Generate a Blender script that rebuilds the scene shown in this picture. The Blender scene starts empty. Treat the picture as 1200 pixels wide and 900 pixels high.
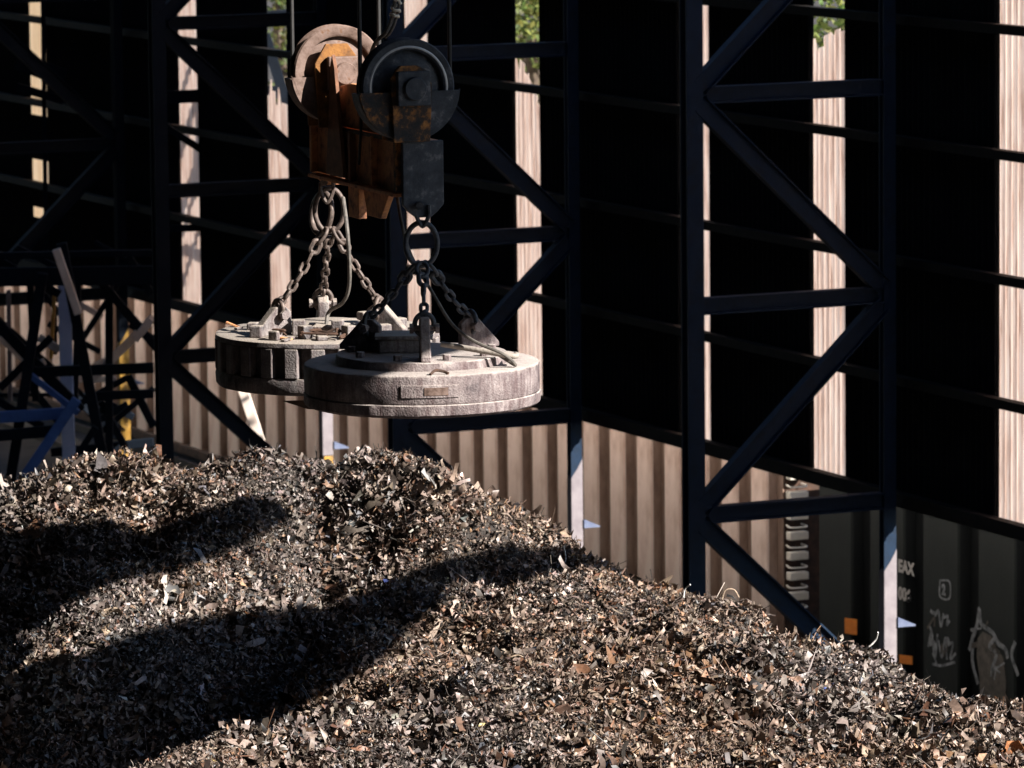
import bpy, bmesh, math, random
import numpy as np
from mathutils import Vector, Matrix, Quaternion
random.seed(7); rng = np.random.default_rng(11)
S = bpy.context.scene
COL = S.collection
rad = math.radians

# ------------------------------------------------------------------ camera
F = 6000.0; PIT = rad(7.3); ROLL = rad(0.6); HC = 14.5          # focal length in 1200-wide pixels, pitch down, roll, eye height
cam_d = bpy.data.cameras.new('camera'); cam = bpy.data.objects.new('camera', cam_d); COL.objects.link(cam)
cam_d.sensor_width = 36; cam_d.lens = 36 * F / 1200; cam_d.clip_start = 1; cam_d.clip_end = 6000
cam.matrix_world = Matrix.Translation((0, 0, HC)) @ Matrix.Rotation(math.pi/2 - PIT, 4, 'X') @ Matrix.Rotation(-ROLL, 4, 'Z')
cam_d.dof.use_dof = True; cam_d.dof.focus_distance = 41.5; cam_d.dof.aperture_fstop = 5.0
S.camera = cam
S.render.resolution_x = 1024; S.render.resolution_y = 768

# ------------------------------------------------------------------ light
PHI = rad(63); EL = rad(33)
SUN = Vector((math.sin(PHI)*math.cos(EL), -math.cos(PHI)*math.cos(EL), math.sin(EL)))
w = bpy.data.worlds.new('World'); S.world = w; w.use_nodes = True
nt = w.node_tree; bg = nt.nodes['Background']
sky = nt.nodes.new('ShaderNodeTexSky'); sky.sky_type = 'NISHITA'; sky.sun_disc = False
sky.ozone_density = 3.0; sky.dust_density = .3; sky.sun_elevation = EL; sky.sun_rotation = math.atan2(SUN.x, SUN.y)
nt.links.new(sky.outputs[0], bg.inputs[0]); bg.inputs[1].default_value = 0.055
sd = bpy.data.lights.new('sun', 'SUN'); sd.energy = 5.0; sd.angle = rad(0.45); sd.color = (1, .95, .89)
so = bpy.data.objects.new('sun', sd); COL.objects.link(so); so.rotation_euler = SUN.to_track_quat('Z', 'Y').to_euler(); so.location = (60, -10, 60)
S.view_settings.view_transform = 'Standard'; S.view_settings.look = 'None'; S.view_settings.gamma = 1
S.view_settings.exposure = 1.65; S.view_settings.use_curve_mapping = False
S.render.engine = 'CYCLES'; S.cycles.max_bounces = 8; S.cycles.diffuse_bounces = 5

# ------------------------------------------------------------------ measuring: where a line of sight meets the depth Y
_c, _s = math.cos(ROLL), math.sin(ROLL)
UP0 = Vector((0, math.sin(PIT), math.cos(PIT))); RT0 = Vector((1, 0, 0)); FW = Vector((0, math.cos(PIT), -math.sin(PIT)))
RT = RT0*_c - UP0*_s; UP = UP0*_c + RT0*_s
def P(px, py, Y):
    d = RT*((px-600)/F) + UP*((450-py)/F) + FW
    return Vector((0, 0, HC)) + d*(Y/d.y)

# building axes: U across the shed (to the right), V along the wall (away)
TH = rad(24.7); BU = Vector((math.cos(TH), math.sin(TH), 0)); BV = Vector((-math.sin(TH), math.cos(TH), 0)); ZV = Vector((0, 0, 1))
_o = P(1040, 345, 73.5); Z0 = _o.z; BO = Vector((_o.x, _o.y, 0))
def B(u, v, z): return BO + BU*u + BV*v + ZV*z
BROT = Matrix((BU, BV, ZV)).transposed()
def uv_at(px, py, u):           # v, z of a line of sight on the plane u = const
    d = RT*((px-600)/F) + UP*((450-py)/F) + FW
    o = Vector((0, 0, HC)) - BO
    t = (u - o.dot(BU)) / d.dot(BU)
    p = Vector((0, 0, HC)) + d*t
    return (p-BO).dot(BV), p.z

# ------------------------------------------------------------------ materials
MATS = {}
def mat(name, cols, rough=.7, metal=0.0, scale=6.0, bump=.3, bscale=40, spec=.4, dist=.02, stretch=None, detail=6, trans=None):
    m = bpy.data.materials.new(name); m.use_nodes = True; n = m.node_tree.nodes; l = m.node_tree.links
    b = n['Principled BSDF']; b.inputs['Roughness'].default_value = rough; b.inputs['Metallic'].default_value = metal
    b.inputs['Specular IOR Level'].default_value = spec
    tc = n.new('ShaderNodeTexCoord'); src = tc.outputs['Object']
    if stretch:
        mp = n.new('ShaderNodeMapping'); mp.inputs['Scale'].default_value = stretch; l.new(src, mp.inputs[0]); src = mp.outputs[0]
    nz = n.new('ShaderNodeTexNoise'); nz.inputs['Scale'].default_value = scale; nz.inputs['Detail'].default_value = detail; nz.inputs['Roughness'].default_value = .65
    l.new(src, nz.inputs['Vector'])
    cr = n.new('ShaderNodeValToRGB'); l.new(nz.outputs[0], cr.inputs[0])
    k = len(cols); lo, hi = .32, .68
    cr.color_ramp.elements[0].position = lo; cr.color_ramp.elements[0].color = (*cols[0], 1)
    cr.color_ramp.elements[1].position = hi; cr.color_ramp.elements[1].color = (*cols[-1], 1)
    for i in range(1, k-1):
        e = cr.color_ramp.elements.new(lo + (hi-lo)*i/(k-1)); e.color = (*cols[i], 1)
    l.new(cr.outputs[0], b.inputs['Base Color'])
    if bump:
        n2 = n.new('ShaderNodeTexNoise'); n2.inputs['Scale'].default_value = bscale; n2.inputs['Detail'].default_value = 5
        l.new(src, n2.inputs['Vector'])
        bp = n.new('ShaderNodeBump'); bp.inputs['Strength'].default_value = bump; bp.inputs['Distance'].default_value = dist
        l.new(n2.outputs[0], bp.inputs['Height']); l.new(bp.outputs[0], b.inputs['Normal'])
    if trans:
        out = n['Material Output']; tr = n.new('ShaderNodeBsdfTranslucent'); l.new(cr.outputs[0], tr.inputs[0])
        mx = n.new('ShaderNodeMixShader'); mx.inputs[0].default_value = trans
        l.new(b.outputs[0], mx.inputs[1]); l.new(tr.outputs[0], mx.inputs[2]); l.new(mx.outputs[0], out.inputs[0])
    MATS[name] = m; return m
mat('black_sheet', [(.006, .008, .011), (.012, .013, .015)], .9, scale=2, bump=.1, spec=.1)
mat('galv_bounce', [(.70, .66, .62), (.82, .78, .73)], .6, scale=1.5, bump=.1)  # unseen outer wall face, whitened to bounce sun onto the rail cars
mat('fibreglass', [(.62, .47, .40), (.90, .78, .71), (.95, .87, .81)], .6, scale=3, bump=.05, spec=.2, stretch=(6, 6, .35), trans=.86)
mat('fibreglass_amber', [(.80, .66, .50), (.92, .82, .68)], .6, scale=3, bump=.05, spec=.2, stretch=(6, 6, .35), trans=.86)
mat('girt', [(.004, .004, .004), (.014, .009, .007)], .8, scale=5, spec=.2)
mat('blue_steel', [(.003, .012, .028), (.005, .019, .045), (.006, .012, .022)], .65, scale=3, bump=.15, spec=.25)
mat('shaded_blue_steel', [(.002, .004, .008), (.003, .007, .014)], .75, scale=3, bump=.15, spec=.15)  # blue steel darkened to put deeper shade into the far frames
mat('bright_blue', [(.04, .09, .25), (.06, .14, .38)], .6, scale=3, bump=.15, spec=.3)
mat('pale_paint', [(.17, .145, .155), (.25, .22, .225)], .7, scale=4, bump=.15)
mat('sunlit_cream', [(.62, .50, .42), (.80, .68, .58)], .7, scale=4, bump=.1)  # sunlight put into the cream of bars that stand in shade
mat('sunlit_blue', [(.34, .44, .72), (.46, .55, .80)], .6, scale=4, bump=.1)  # blue raised to hold sunlight on a post that stands in shade
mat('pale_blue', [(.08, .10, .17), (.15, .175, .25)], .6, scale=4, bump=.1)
mat('yellow_paint', [(.34, .17, .02), (.42, .23, .035), (.2, .12, .05)], .6, scale=5, bump=.15)
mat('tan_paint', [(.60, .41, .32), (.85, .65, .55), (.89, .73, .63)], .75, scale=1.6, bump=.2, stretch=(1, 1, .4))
mat('tan_stain_shade', [(.12, .07, .048), (.24, .155, .115), (.36, .25, .19)], .85, scale=2.2, bump=.25, stretch=(1, 1, .35))  # brown stain plus painted shade for rib recesses and flanks
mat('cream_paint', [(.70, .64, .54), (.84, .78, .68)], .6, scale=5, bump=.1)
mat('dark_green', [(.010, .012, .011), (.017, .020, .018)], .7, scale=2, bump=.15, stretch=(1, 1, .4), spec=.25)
mat('dark_green_recess', [(.003, .004, .005), (.006, .007, .007)], .8, scale=2, bump=.15, spec=.2)  # darker copy of the green, with recess and flank shade in the colour
mat('stencil', [(.22, .20, .19), (.55, .52, .48)], .8, scale=25, bump=0)
mat('graffiti', [(.06, .065, .07), (.36, .37, .38)], .8, scale=8, bump=0)
mat('graffiti_tan', [(.05, .045, .04), (.13, .11, .09)], .8, scale=8, bump=0)
mat('orange_paint', [(.65, .17, .015), (.8, .25, .03)], .6, scale=8, bump=0)
mat('concrete', [(.12, .10, .09), (.18, .16, .14)], .9, scale=2)
mat('dirt', [(.015, .013, .012), (.035, .029, .025), (.055, .046, .04)], .95, scale=.8, bump=.5, bscale=6)
mat('ballast', [(.04, .036, .033), (.09, .08, .07)], .95, scale=4, bump=.6, bscale=12)
mat('rail_steel', [(.10, .06, .04), (.16, .10, .07)], .6, metal=.3)
mat('bark', [(.05, .035, .025), (.11, .08, .055)], .9, scale=8, bump=.5)
mat('rust', [(.10, .05, .034), (.42, .18, .09), (.60, .28, .115), (.28, .13, .075)], .85, scale=7, bump=.35, bscale=60, dist=.01)
mat('rust_brown', [(.09, .045, .03), (.24, .11, .06)], .85, scale=9, bump=.35, bscale=60, dist=.01)
mat('patchy_rust', [(.016, .019, .024), (.022, .022, .025), (.05, .034, .026), (.26, .11, .035), (.45, .20, .055)], .85, scale=9, bump=.35, bscale=60, dist=.01)
mat('rust_orange', [(.06, .03, .015), (.20, .085, .022), (.30, .135, .03)], .85, scale=9, bump=.35, bscale=60, dist=.01)
mat('rust_dark', [(.025, .016, .012), (.085, .042, .025)], .85, scale=7, bump=.3, dist=.01)
mat('pink_rust', [(.06, .034, .024), (.125, .08, .062), (.165, .112, .092), (.12, .056, .026)], .75, scale=11, bump=.3, dist=.01)
mat('grey_steel', [(.012, .017, .026), (.022, .029, .042), (.04, .046, .06), (.15, .15, .16)], .65, scale=9, bump=.35, bscale=70, dist=.008)
mat('bright_wear', [(.20, .21, .24), (.32, .32, .34)], .35, metal=.6, scale=9, bump=.05)
mat('black_rope', [(.012, .012, .013), (.03, .028, .026)], .7, scale=60, bump=.3, dist=.004)
mat('rubber_cable', [(.06, .055, .05), (.16, .14, .12)], .7, scale=20, bump=.2, dist=.004)
mat('chain_steel', [(.035, .027, .024), (.09, .066, .055), (.15, .112, .095)], .6, metal=.2, scale=25, bump=.3, dist=.004)
mat('chain_dark', [(.02, .022, .028), (.045, .05, .06), (.09, .09, .10)], .6, metal=.25, scale=25, bump=.3, dist=.004)
mat('tan_scrap_pipe', [(.22, .19, .165), (.30, .26, .22)], .7, scale=20)
mat('crane_yellow', [(.5, .35, .05), (.6, .42, .08)], .6)
def dusty(name, side, dust, amount=.8):
    m = mat(name, side, .8, scale=4, bump=.7, bscale=70, dist=.012, detail=10)
    n = m.node_tree.nodes; l = m.node_tree.links; b = n['Principled BSDF']
    base = b.inputs['Base Color'].links[0].from_socket
    g = n.new('ShaderNodeNewGeometry'); sx = n.new('ShaderNodeSeparateXYZ'); l.new(g.outputs['Normal'], sx.inputs[0])
    nz = n.new('ShaderNodeTexNoise'); nz.inputs['Scale'].default_value = 14; nz.inputs['Detail'].default_value = 8
    tc = n.new('ShaderNodeTexCoord'); l.new(tc.outputs['Object'], nz.inputs['Vector'])
    mu = n.new('ShaderNodeMath'); mu.operation = 'MULTIPLY_ADD'; l.new(nz.outputs[0], mu.inputs[0]); mu.inputs[1].default_value = 1.6; l.new(sx.outputs[2], mu.inputs[2])
    mr = n.new('ShaderNodeMapRange'); mr.inputs[1].default_value = 1.0; mr.inputs[2].default_value = 1.75; mr.inputs[4].default_value = amount; l.new(mu.outputs[0], mr.inputs[0])
    fn = n.new('ShaderNodeTexNoise'); fn.inputs['Scale'].default_value = 75; fn.inputs['Detail'].default_value = 6; fn.inputs['Roughness'].default_value = .75; l.new(tc.outputs['Object'], fn.inputs['Vector'])
    fr = n.new('ShaderNodeMapRange'); fr.inputs[1].default_value = .35; fr.inputs[2].default_value = .62; fr.inputs[3].default_value = .66; fr.inputs[4].default_value = 1.12; l.new(fn.outputs[0], fr.inputs[0])
    fm = n.new('ShaderNodeMix'); fm.data_type = 'RGBA'; fm.blend_type = 'MULTIPLY'; fm.inputs[0].default_value = 1; l.new(base, fm.inputs[6]); l.new(fr.outputs[0], fm.inputs[7]); base = fm.outputs[2]
    mp = n.new('ShaderNodeMapping'); mp.inputs['Scale'].default_value = (9, 9, 1.6); l.new(tc.outputs['Object'], mp.inputs[0])
    sn = n.new('ShaderNodeTexNoise'); sn.inputs['Scale'].default_value = 2.2; sn.inputs['Detail'].default_value = 8; sn.inputs['Roughness'].default_value = .7; l.new(mp.outputs[0], sn.inputs['Vector'])
    sr = n.new('ShaderNodeValToRGB'); sr.color_ramp.elements[0].position = .36; sr.color_ramp.elements[0].color = (.50, .40, .40, 1); sr.color_ramp.elements[1].position = .60; sr.color_ramp.elements[1].color = (1.12, 1.1, 1.08, 1); l.new(sn.outputs[0], sr.inputs[0])
    sm2 = n.new('ShaderNodeMix'); sm2.data_type = 'RGBA'; sm2.blend_type = 'MULTIPLY'; sm2.inputs[0].default_value = 1; l.new(base, sm2.inputs[6]); l.new(sr.outputs[0], sm2.inputs[7]); base = sm2.outputs[2]
    mx = n.new('ShaderNodeMix'); mx.data_type = 'RGBA'; l.new(mr.outputs[0], mx.inputs[0]); l.new(base, mx.inputs[6]); mx.inputs[7].default_value = (*dust, 1)
    l.new(mx.outputs[2], b.inputs['Base Color']); return m
dusty('magnet_steel', [(.055, .045, .048), (.15, .122, .122), (.22, .188, .184), (.30, .26, .25)], (.36, .315, .285))
dusty('magnet_steel_old', [(.045, .043, .046), (.15, .135, .134), (.21, .19, .185), (.28, .245, .23)], (.31, .265, .22))

# ------------------------------------------------------------------ mesh helpers
class MB:
    def __init__(s): s.v = []; s.f = []; s.m = []; s.smooth = False
    def add(s, vs, fs, mi=0):
        o = len(s.v); s.v += [Vector(v) for v in vs]; s.f += [tuple(i+o for i in f) for f in fs]; s.m += [mi]*len(fs); return s
    def box(s, c, size, M=None, mi=0):
        c = Vector(c); h = [x/2 for x in size]; M = M or Matrix.Identity(3)
        vs = [c + M @ Vector((x*h[0], y*h[1], z*h[2])) for x in (-1, 1) for y in (-1, 1) for z in (-1, 1)]
        return s.add(vs, [(0, 1, 3, 2), (4, 6, 7, 5), (0, 4, 5, 1), (2, 3, 7, 6), (0, 2, 6, 4), (1, 5, 7, 3)], mi)
    def bar(s, p, q, wd, ht, up=(0, 0, 1), mi=0):      # box from p to q, wd across, ht along up
        p = Vector(p); q = Vector(q); d = q-p; L = d.length; d.normalize(); up = Vector(up)
        a = d.cross(up).normalized(); b = a.cross(d)
        return s.box((p+q)/2, (L, wd, ht), Matrix((d, a, b)).transposed(), mi)
    def hbar(s, p, q, wd, ht, t, up):                    # I-section: two flanges of width wd, web, overall ht along up
        p = Vector(p); q = Vector(q); d = (q-p).normalized(); a = d.cross(Vector(up)).normalized(); b = a.cross(d)
        for sg in (-1, 1): s.bar(p+b*sg*(ht-t)/2, q+b*sg*(ht-t)/2, wd, t, b)
        s.bar(p, q, t, ht-2*t-.002, b); return s
    def tube(s, pts, r, n=8, closed=False, radii=None):
        pts = [Vector(p) for p in pts]; k = len(pts); o = len(s.v); ref = None; N = []
        for i, p in enumerate(pts):
            t = (pts[(i+1) % k]-pts[i-1]) if closed else (pts[min(i+1, k-1)]-pts[max(i-1, 0)])
            t.normalize()
            if ref is None:
                ref = t.orthogonal().normalized()
            ref = (ref - t*ref.dot(t)).normalized(); b = t.cross(ref); rr = radii[i] if radii else r
            for j in range(n):
                a = 2*math.pi*j/n; N.append(p + ref*math.cos(a)*rr + b*math.sin(a)*rr)
        fs = []
        for i in range(k if closed else k-1):
            i2 = (i+1) % k
            for j in range(n): fs.append((i*n+j, i*n+(j+1) % n, i2*n+(j+1) % n, i2*n+j))
        if not closed: fs += [tuple(range(n-1, -1, -1)), tuple(range((k-1)*n, k*n))]
        return s.add(N, fs)
    def lathe(s, prof, n=64, M=None, c=(0, 0, 0), mi=0, jit=0):
        M = M or Matrix.Identity(3); c = Vector(c); vs = []; fs = []; k = len(prof)
        for j in range(n):
            a = 2*math.pi*j/n
            for (r, z) in prof:
                r2 = r + (random.uniform(-jit, jit) if r > .05 else 0)
                vs.append(c + M @ Vector((r2*math.cos(a), r2*math.sin(a), z)))
        for j in range(n):
            j2 = (j+1) % n
            for i in range(k-1): fs.append((j*k+i, j2*k+i, j2*k+i+1, j*k+i+1))
        return s.add(vs, fs, mi)
    def prism(s, poly, t, c, ax, ay):                    # polygon in the plane (ax, ay) through c, thickness t about it
        c = Vector(c); ax = Vector(ax); ay = Vector(ay); nn = ax.cross(ay).normalized(); k = len(poly)
        vs = [c+ax*x+ay*y-nn*t/2 for x, y in poly] + [c+ax*x+ay*y+nn*t/2 for x, y in poly]
        return s.add(vs, [tuple(range(k-1, -1, -1)), tuple(range(k, 2*k))] + [(i, (i+1) % k, k+(i+1) % k, k+i) for i in range(k)])
    def mesh(s, name, mats, off=Vector((0, 0, 0)), smooth=False):
        me = bpy.data.meshes.new(name); me.from_pydata([tuple(v-off) for v in s.v], [], s.f)
        for m in (mats if isinstance(mats, (list, tuple)) else [mats]): me.materials.append(MATS[m])
        if any(s.m): me.polygons.foreach_set('material_index', s.m)
        me.validate(); me.update()
        bm = bmesh.new(); bm.from_mesh(me); bmesh.ops.remove_doubles(bm, verts=bm.verts, dist=1e-5); bmesh.ops.recalc_face_normals(bm, faces=bm.faces); bm.to_mesh(me); bm.free()
        if smooth:
            me.polygons.foreach_set('use_smooth', [True]*len(me.polygons))
            me.set_sharp_from_angle(angle=rad(38))
        return me
    def build(s, name, mats, parent=None, smooth=False, bevel=0):
        off = Vector(parent.location) if parent else Vector((0, 0, 0))
        if parent and parent.parent: off = off + Vector(parent.parent.location)
        o = bpy.data.objects.new(name, s.mesh(name, mats, off, smooth)); COL.objects.link(o); o.parent = parent
        if bevel:
            md = o.modifiers.new('bevel', 'BEVEL'); md.width = bevel; md.segments = 2; md.limit_method = 'ANGLE'
        return o
def tag(o, label=None, cat=None, group=None, kind=None):
    for k, v in (('label', label), ('category', cat), ('group', group), ('kind', kind)):
        if v: o[k] = v
    return o
def thing(name, loc, label, cat, group=None):
    o = bpy.data.objects.new(name, None); COL.objects.link(o); o.location = loc; o.empty_display_size = .2
    return tag(o, label, cat, group)
def inst(name, me, parent, M):                           # a piece that shares its mesh; M in world space
    o = bpy.data.objects.new(name, me); COL.objects.link(o); o.parent = parent
    off = Vector(parent.location) if parent else Vector((0, 0, 0))
    o.matrix_basis = Matrix.Translation(-off) @ M
    return o
def frame(c, x, y, z): 
    M = Matrix((x, y, z)).transposed().to_4x4(); M.translation = c; return M
def bez(pts, n=24):                                      # Catmull-Rom through points
    pts = [Vector(p) for p in pts]; P_ = [pts[0]*2-pts[1]] + pts + [pts[-1]*2-pts[-2]]; out = []
    for i in range(1, len(P_)-2):
        a, b, c, d = P_[i-1:i+3]
        for k in range(n):
            t = k/n; out.append(.5*((2*b)+(c-a)*t+(2*a-5*b+4*c-d)*t*t+(3*b-a-3*c+d)*t**3))
    return out + [pts[-1]]

# ------------------------------------------------------------------ ground
GZ = -1.4
g = MB(); N = 40; ext = 3000
g.add([(-ext, -600, GZ), (ext, -600, GZ), (ext, 5000, GZ), (-ext, 5000, GZ)], [(0, 1, 2, 3)])
tag(g.build('ground', 'dirt'), 'dark bare dirt ground of the scrapyard', kind='structure')
tb = MB(); tb.bar(B(4.4, -60, GZ+.06), B(4.4, 120, GZ+.06), 3.6, .11); tag(tb.build('track_bed', 'ballast'), 'grey ballast strip under the rail cars', kind='structure')
rl = MB()
for du in (-.72, .72): rl.bar(B(4.4+du, -60, GZ+.20), B(4.4+du, 120, GZ+.20), .08, .16)
tag(rl.build('railway_rails', 'rail_steel'), 'pair of steel rails under the rail cars', kind='structure')

# ------------------------------------------------------------------ the heap of shredded scrap
class VNoise:
    def __init__(s, seed): s.g = np.random.default_rng(seed).random((256, 256))*2-1
    def __call__(s, x, y, sc):
        x = x/sc+100.3; y = y/sc+57.7; xi = np.floor(x).astype(int); yi = np.floor(y).astype(int); fx = x-xi; fy = y-yi
        fx = fx*fx*(3-2*fx); fy = fy*fy*(3-2*fy); g = s.g; a = xi % 256; b = yi % 256; a1 = (a+1) % 256; b1 = (b+1) % 256
        return (g[a, b]*(1-fx)+g[a1, b]*fx)*(1-fy)+(g[a, b1]*(1-fx)+g[a1, b1]*fx)*fy
vn = VNoise(3); vn2 = VNoise(5); vn3 = VNoise(8)
def PZ(px, py, f):                                        # line of sight meets the height f(x, y)
    d = RT*((px-600)/F) + UP*((450-py)/F) + FW; Y = 44.0
    for _ in range(40):
        z = f(d.x/d.y*Y, Y); Y = .5*Y + .5*(z-HC)/(d.z/d.y)
    return Vector((d.x/d.y*Y, Y, f(d.x/d.y*Y, Y)))
def top3(x, y): return 6.62 - .055*(46.5-y)
EDGE3 = [PZ(px, py, top3) for px, py in [(0, 1010), (110, 955), (200, 908), (330, 834), (420, 762), (470, 700), (520, 682), (600, 684), (690, 690), (800, 697), (860, 708), (960, 743), (1050, 782), (1130, 806), (1200, 827), (1330, 868), (1500, 930)]]
EDGE3 = [Vector((-9, 28, 6))] + EDGE3 + [Vector((9, 28, 6))]
RIDGES = [
  ([(-260, 560, 50.4), (0, 551, 50.2), (60, 553, 50.1), (150, 538, 50), (230, 548, 50), (300, 536, 50), (380, 547, 50), (460, 537, 49.9), (505, 557, 49.5), (545, 591, 49.0), (600, 629, 48.5), (660, 669, 48.0), (760, 735, 47.4)], .60, 1),
  ([(320, 590, 48.9), (250, 622, 47.9), (200, 655, 46.9), (100, 715, 45.3), (0, 765, 44.2), (-200, 850, 42.6)], .85, 0),
]
SL3 = .95
def heap(X, Y):
    zs = []
    for pts, sl, one in RIDGES:
        pp = [P(*q) for q in pts]; best = np.full(X.shape, -50.)
        for a, b in zip(pp[:-1], pp[1:]):
            ax, ay, bx, by = a.x, a.y, b.x, b.y; L2 = (bx-ax)**2+(by-ay)**2
            t = np.clip(((X-ax)*(bx-ax)+(Y-ay)*(by-ay))/L2, 0, 1)
            d = np.hypot(X-ax-t*(bx-ax), Y-ay-t*(by-ay))
            z = a.z+t*(b.z-a.z) - sl*(np.sqrt(d*d+.03)-.17)
            best = np.maximum(best, z)
        zs.append(best)
    inside = np.zeros(X.shape, bool); dm = np.full(X.shape, 99.); ze = np.zeros(X.shape)
    for a, b in zip(EDGE3, EDGE3[1:]+EDGE3[:1]):
        ax, ay, bx, by = a.x, a.y, b.x, b.y; L2 = (bx-ax)**2+(by-ay)**2
        t = np.clip(((X-ax)*(bx-ax)+(Y-ay)*(by-ay))/L2, 0, 1); qx, qy = ax+t*(bx-ax), ay+t*(by-ay)
        d = np.hypot(X-qx, Y-qy); c = d < dm; dm = np.where(c, d, dm); ze = np.where(c, top3(qx, qy), ze)
        inside ^= ((ay > Y) != (by > Y)) & (X < (bx-ax)*(Y-ay)/((by-ay) if by != ay else 1e-9)+ax)
    z3 = np.where(inside, top3(X, Y)+.0*dm, ze - SL3*(np.sqrt(dm*dm+.02)-.14))
    zs.append(z3)
    k = 14.0; zs = np.array(zs); m = zs.max(0)
    z = m + np.log(np.exp(k*(zs-m)).sum(0))/k
    z = z + .14*vn(X, Y, 1.2) + .15*vn2(X, Y, .58) + .09*vn3(X, Y, .25) + .035*vn(X+9, Y+4, .1) - .30*np.clip(vn2(X+31, Y+7, .75)-.25, 0, 1) + .06*np.clip(vn3(X+5, Y+3, .9)-.3, 0, 1) - .08
    return np.maximum(z, GZ-.02)
def heap1(x, y): return float(heap(np.array([x]), np.array([y]))[0])
def hit(px, py):                                         # where a line of sight meets the heap
    Ys = np.linspace(36, 52, 1600); d = RT*((px-600)/F) + UP*((450-py)/F) + FW
    X = d.x/d.y*Ys; Z = HC + d.z/d.y*Ys; H = heap(X, Ys); i = np.argmax(H > Z)
    return Vector((X[i], Ys[i], H[i]))
def grid_mesh(xs, ys):
    X, Y = np.meshgrid(xs, ys); Z = heap(X, Y); nx, ny = len(xs), len(ys)
    co = np.stack([X, Y, Z], -1).reshape(-1, 3)
    i = np.arange(ny-1)[:, None]*nx+np.arange(nx-1)[None]; q = np.stack([i, i+1, i+nx+1, i+nx], -1).reshape(-1, 4)
    return co, q
def np_mesh(name, co, quads=None, tris=None, mats=(), colors=None):
    me = bpy.data.meshes.new(name); me.vertices.add(len(co)); me.vertices.foreach_set('co', co.astype(np.float32).ravel())
    parts = []; tot = []
    if quads is not None and len(quads): parts.append(quads.ravel()); tot += [np.full(len(quads), 4)]
    if tris is not None and len(tris): parts.append(tris.ravel()); tot += [np.full(len(tris), 3)]
    idx = np.concatenate(parts).astype(np.int32); tot = np.concatenate(tot).astype(np.int32)
    me.loops.add(len(idx)); me.loops.foreach_set('vertex_index', idx)
    st = np.concatenate([[0], np.cumsum(tot)[:-1]]).astype(np.int32)
    me.polygons.add(len(tot)); me.polygons.foreach_set('loop_start', st); me.polygons.foreach_set('loop_total', tot)
    if colors is not None:
        at = me.color_attributes.new('tint', 'FLOAT_COLOR', 'POINT'); at.data.foreach_set('color', colors.astype(np.float32).ravel())
    for m in mats: me.materials.append(m)
    me.update(calc_edges=True); return me
mat('heap_fill', [(.012, .010, .009), (.035, .028, .024), (.06, .05, .042)], .95, scale=30, bump=.8, bscale=60, dist=.03)
def nonuni(a, b, lo, hi, fine, coarse): return np.concatenate([np.arange(lo, a, coarse), np.arange(a, b, fine), np.arange(b, hi, coarse)])
co, q = grid_mesh(nonuni(-7.5, 8, -22, 24, .05, .5), nonuni(37, 52, 26, 64, .05, .5))
hm = np_mesh('scrap_heap', co, q, mats=[MATS['heap_fill']])
ho = bpy.data.objects.new('scrap_heap', hm); COL.objects.link(ho)
tag(ho, 'long heap of shredded scrap metal filling the foreground', 'scrap heap', kind='stuff')

# shreds: bent plates, curled strips, lumps and wires, in one mesh
sm = bpy.data.materials.new('shreds'); sm.use_nodes = True; n = sm.node_tree.nodes; l = sm.node_tree.links; b = n['Principled BSDF']
at = n.new('ShaderNodeAttribute'); at.attribute_name = 'tint'
nz = n.new('ShaderNodeTexNoise'); nz.inputs['Scale'].default_value = 45; nz.inputs['Detail'].default_value = 4
tcn = n.new('ShaderNodeTexCoord'); l.new(tcn.outputs['Object'], nz.inputs['Vector'])
mr = n.new('ShaderNodeMapRange'); mr.inputs[1].default_value = .3; mr.inputs[2].default_value = .7; mr.inputs[3].default_value = .6; mr.inputs[4].default_value = 1.2; l.new(nz.outputs[0], mr.inputs[0])
mx = n.new('ShaderNodeMix'); mx.data_type = 'RGBA'; mx.blend_type = 'MULTIPLY'; mx.inputs[0].default_value = 1; l.new(at.outputs['Color'], mx.inputs[6]); l.new(mr.outputs[0], mx.inputs[7])
l.new(mx.outputs[2], b.inputs['Base Color']); b.inputs['Roughness'].default_value = .5; b.inputs['Specular IOR Level'].default_value = .5
l.new(at.outputs['Alpha'], b.inputs['Metallic'])
PAL = np.array([(.013, .011, .009), (.052, .038, .030), (.105, .077, .061), (.168, .124, .098), (.24, .18, .145), (.33, .262, .218), (.135, .066, .038), (.22, .13, .08), (.11, .105, .11), (.44, .41, .375), (.05, .07, .22), (.34, .25, .09)])
PW = np.array([.08, .14, .22, .25, .16, .05, .045, .055, .015, .004, .0006, .0006]); PW = PW/PW.sum()
def rand_rot(n, tilt):
    a = rng.uniform(0, 2*np.pi, n); ca, sa = np.cos(a), np.sin(a)
    Rz = np.zeros((n, 3, 3)); Rz[:, 0, 0] = ca; Rz[:, 0, 1] = -sa; Rz[:, 1, 0] = sa; Rz[:, 1, 1] = ca; Rz[:, 2, 2] = 1
    ax = rng.uniform(0, 2*np.pi, n); th = np.abs(rng.normal(0, tilt, n)); kx, ky = np.cos(ax), np.sin(ax); c, s = np.cos(th), np.sin(th); C = 1-c
    R = np.zeros((n, 3, 3)); R[:, 0, 0] = c+kx*kx*C; R[:, 0, 1] = kx*ky*C; R[:, 0, 2] = ky*s; R[:, 1, 0] = kx*ky*C; R[:, 1, 1] = c+ky*ky*C; R[:, 1, 2] = -kx*s
    R[:, 2, 0] = -ky*s; R[:, 2, 1] = kx*s; R[:, 2, 2] = c
    return R @ Rz
def scatter(n, x0, x1, y0, y1):
    X = rng.uniform(x0, x1, n); Y = rng.uniform(y0, y1, n); return X, Y
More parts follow.
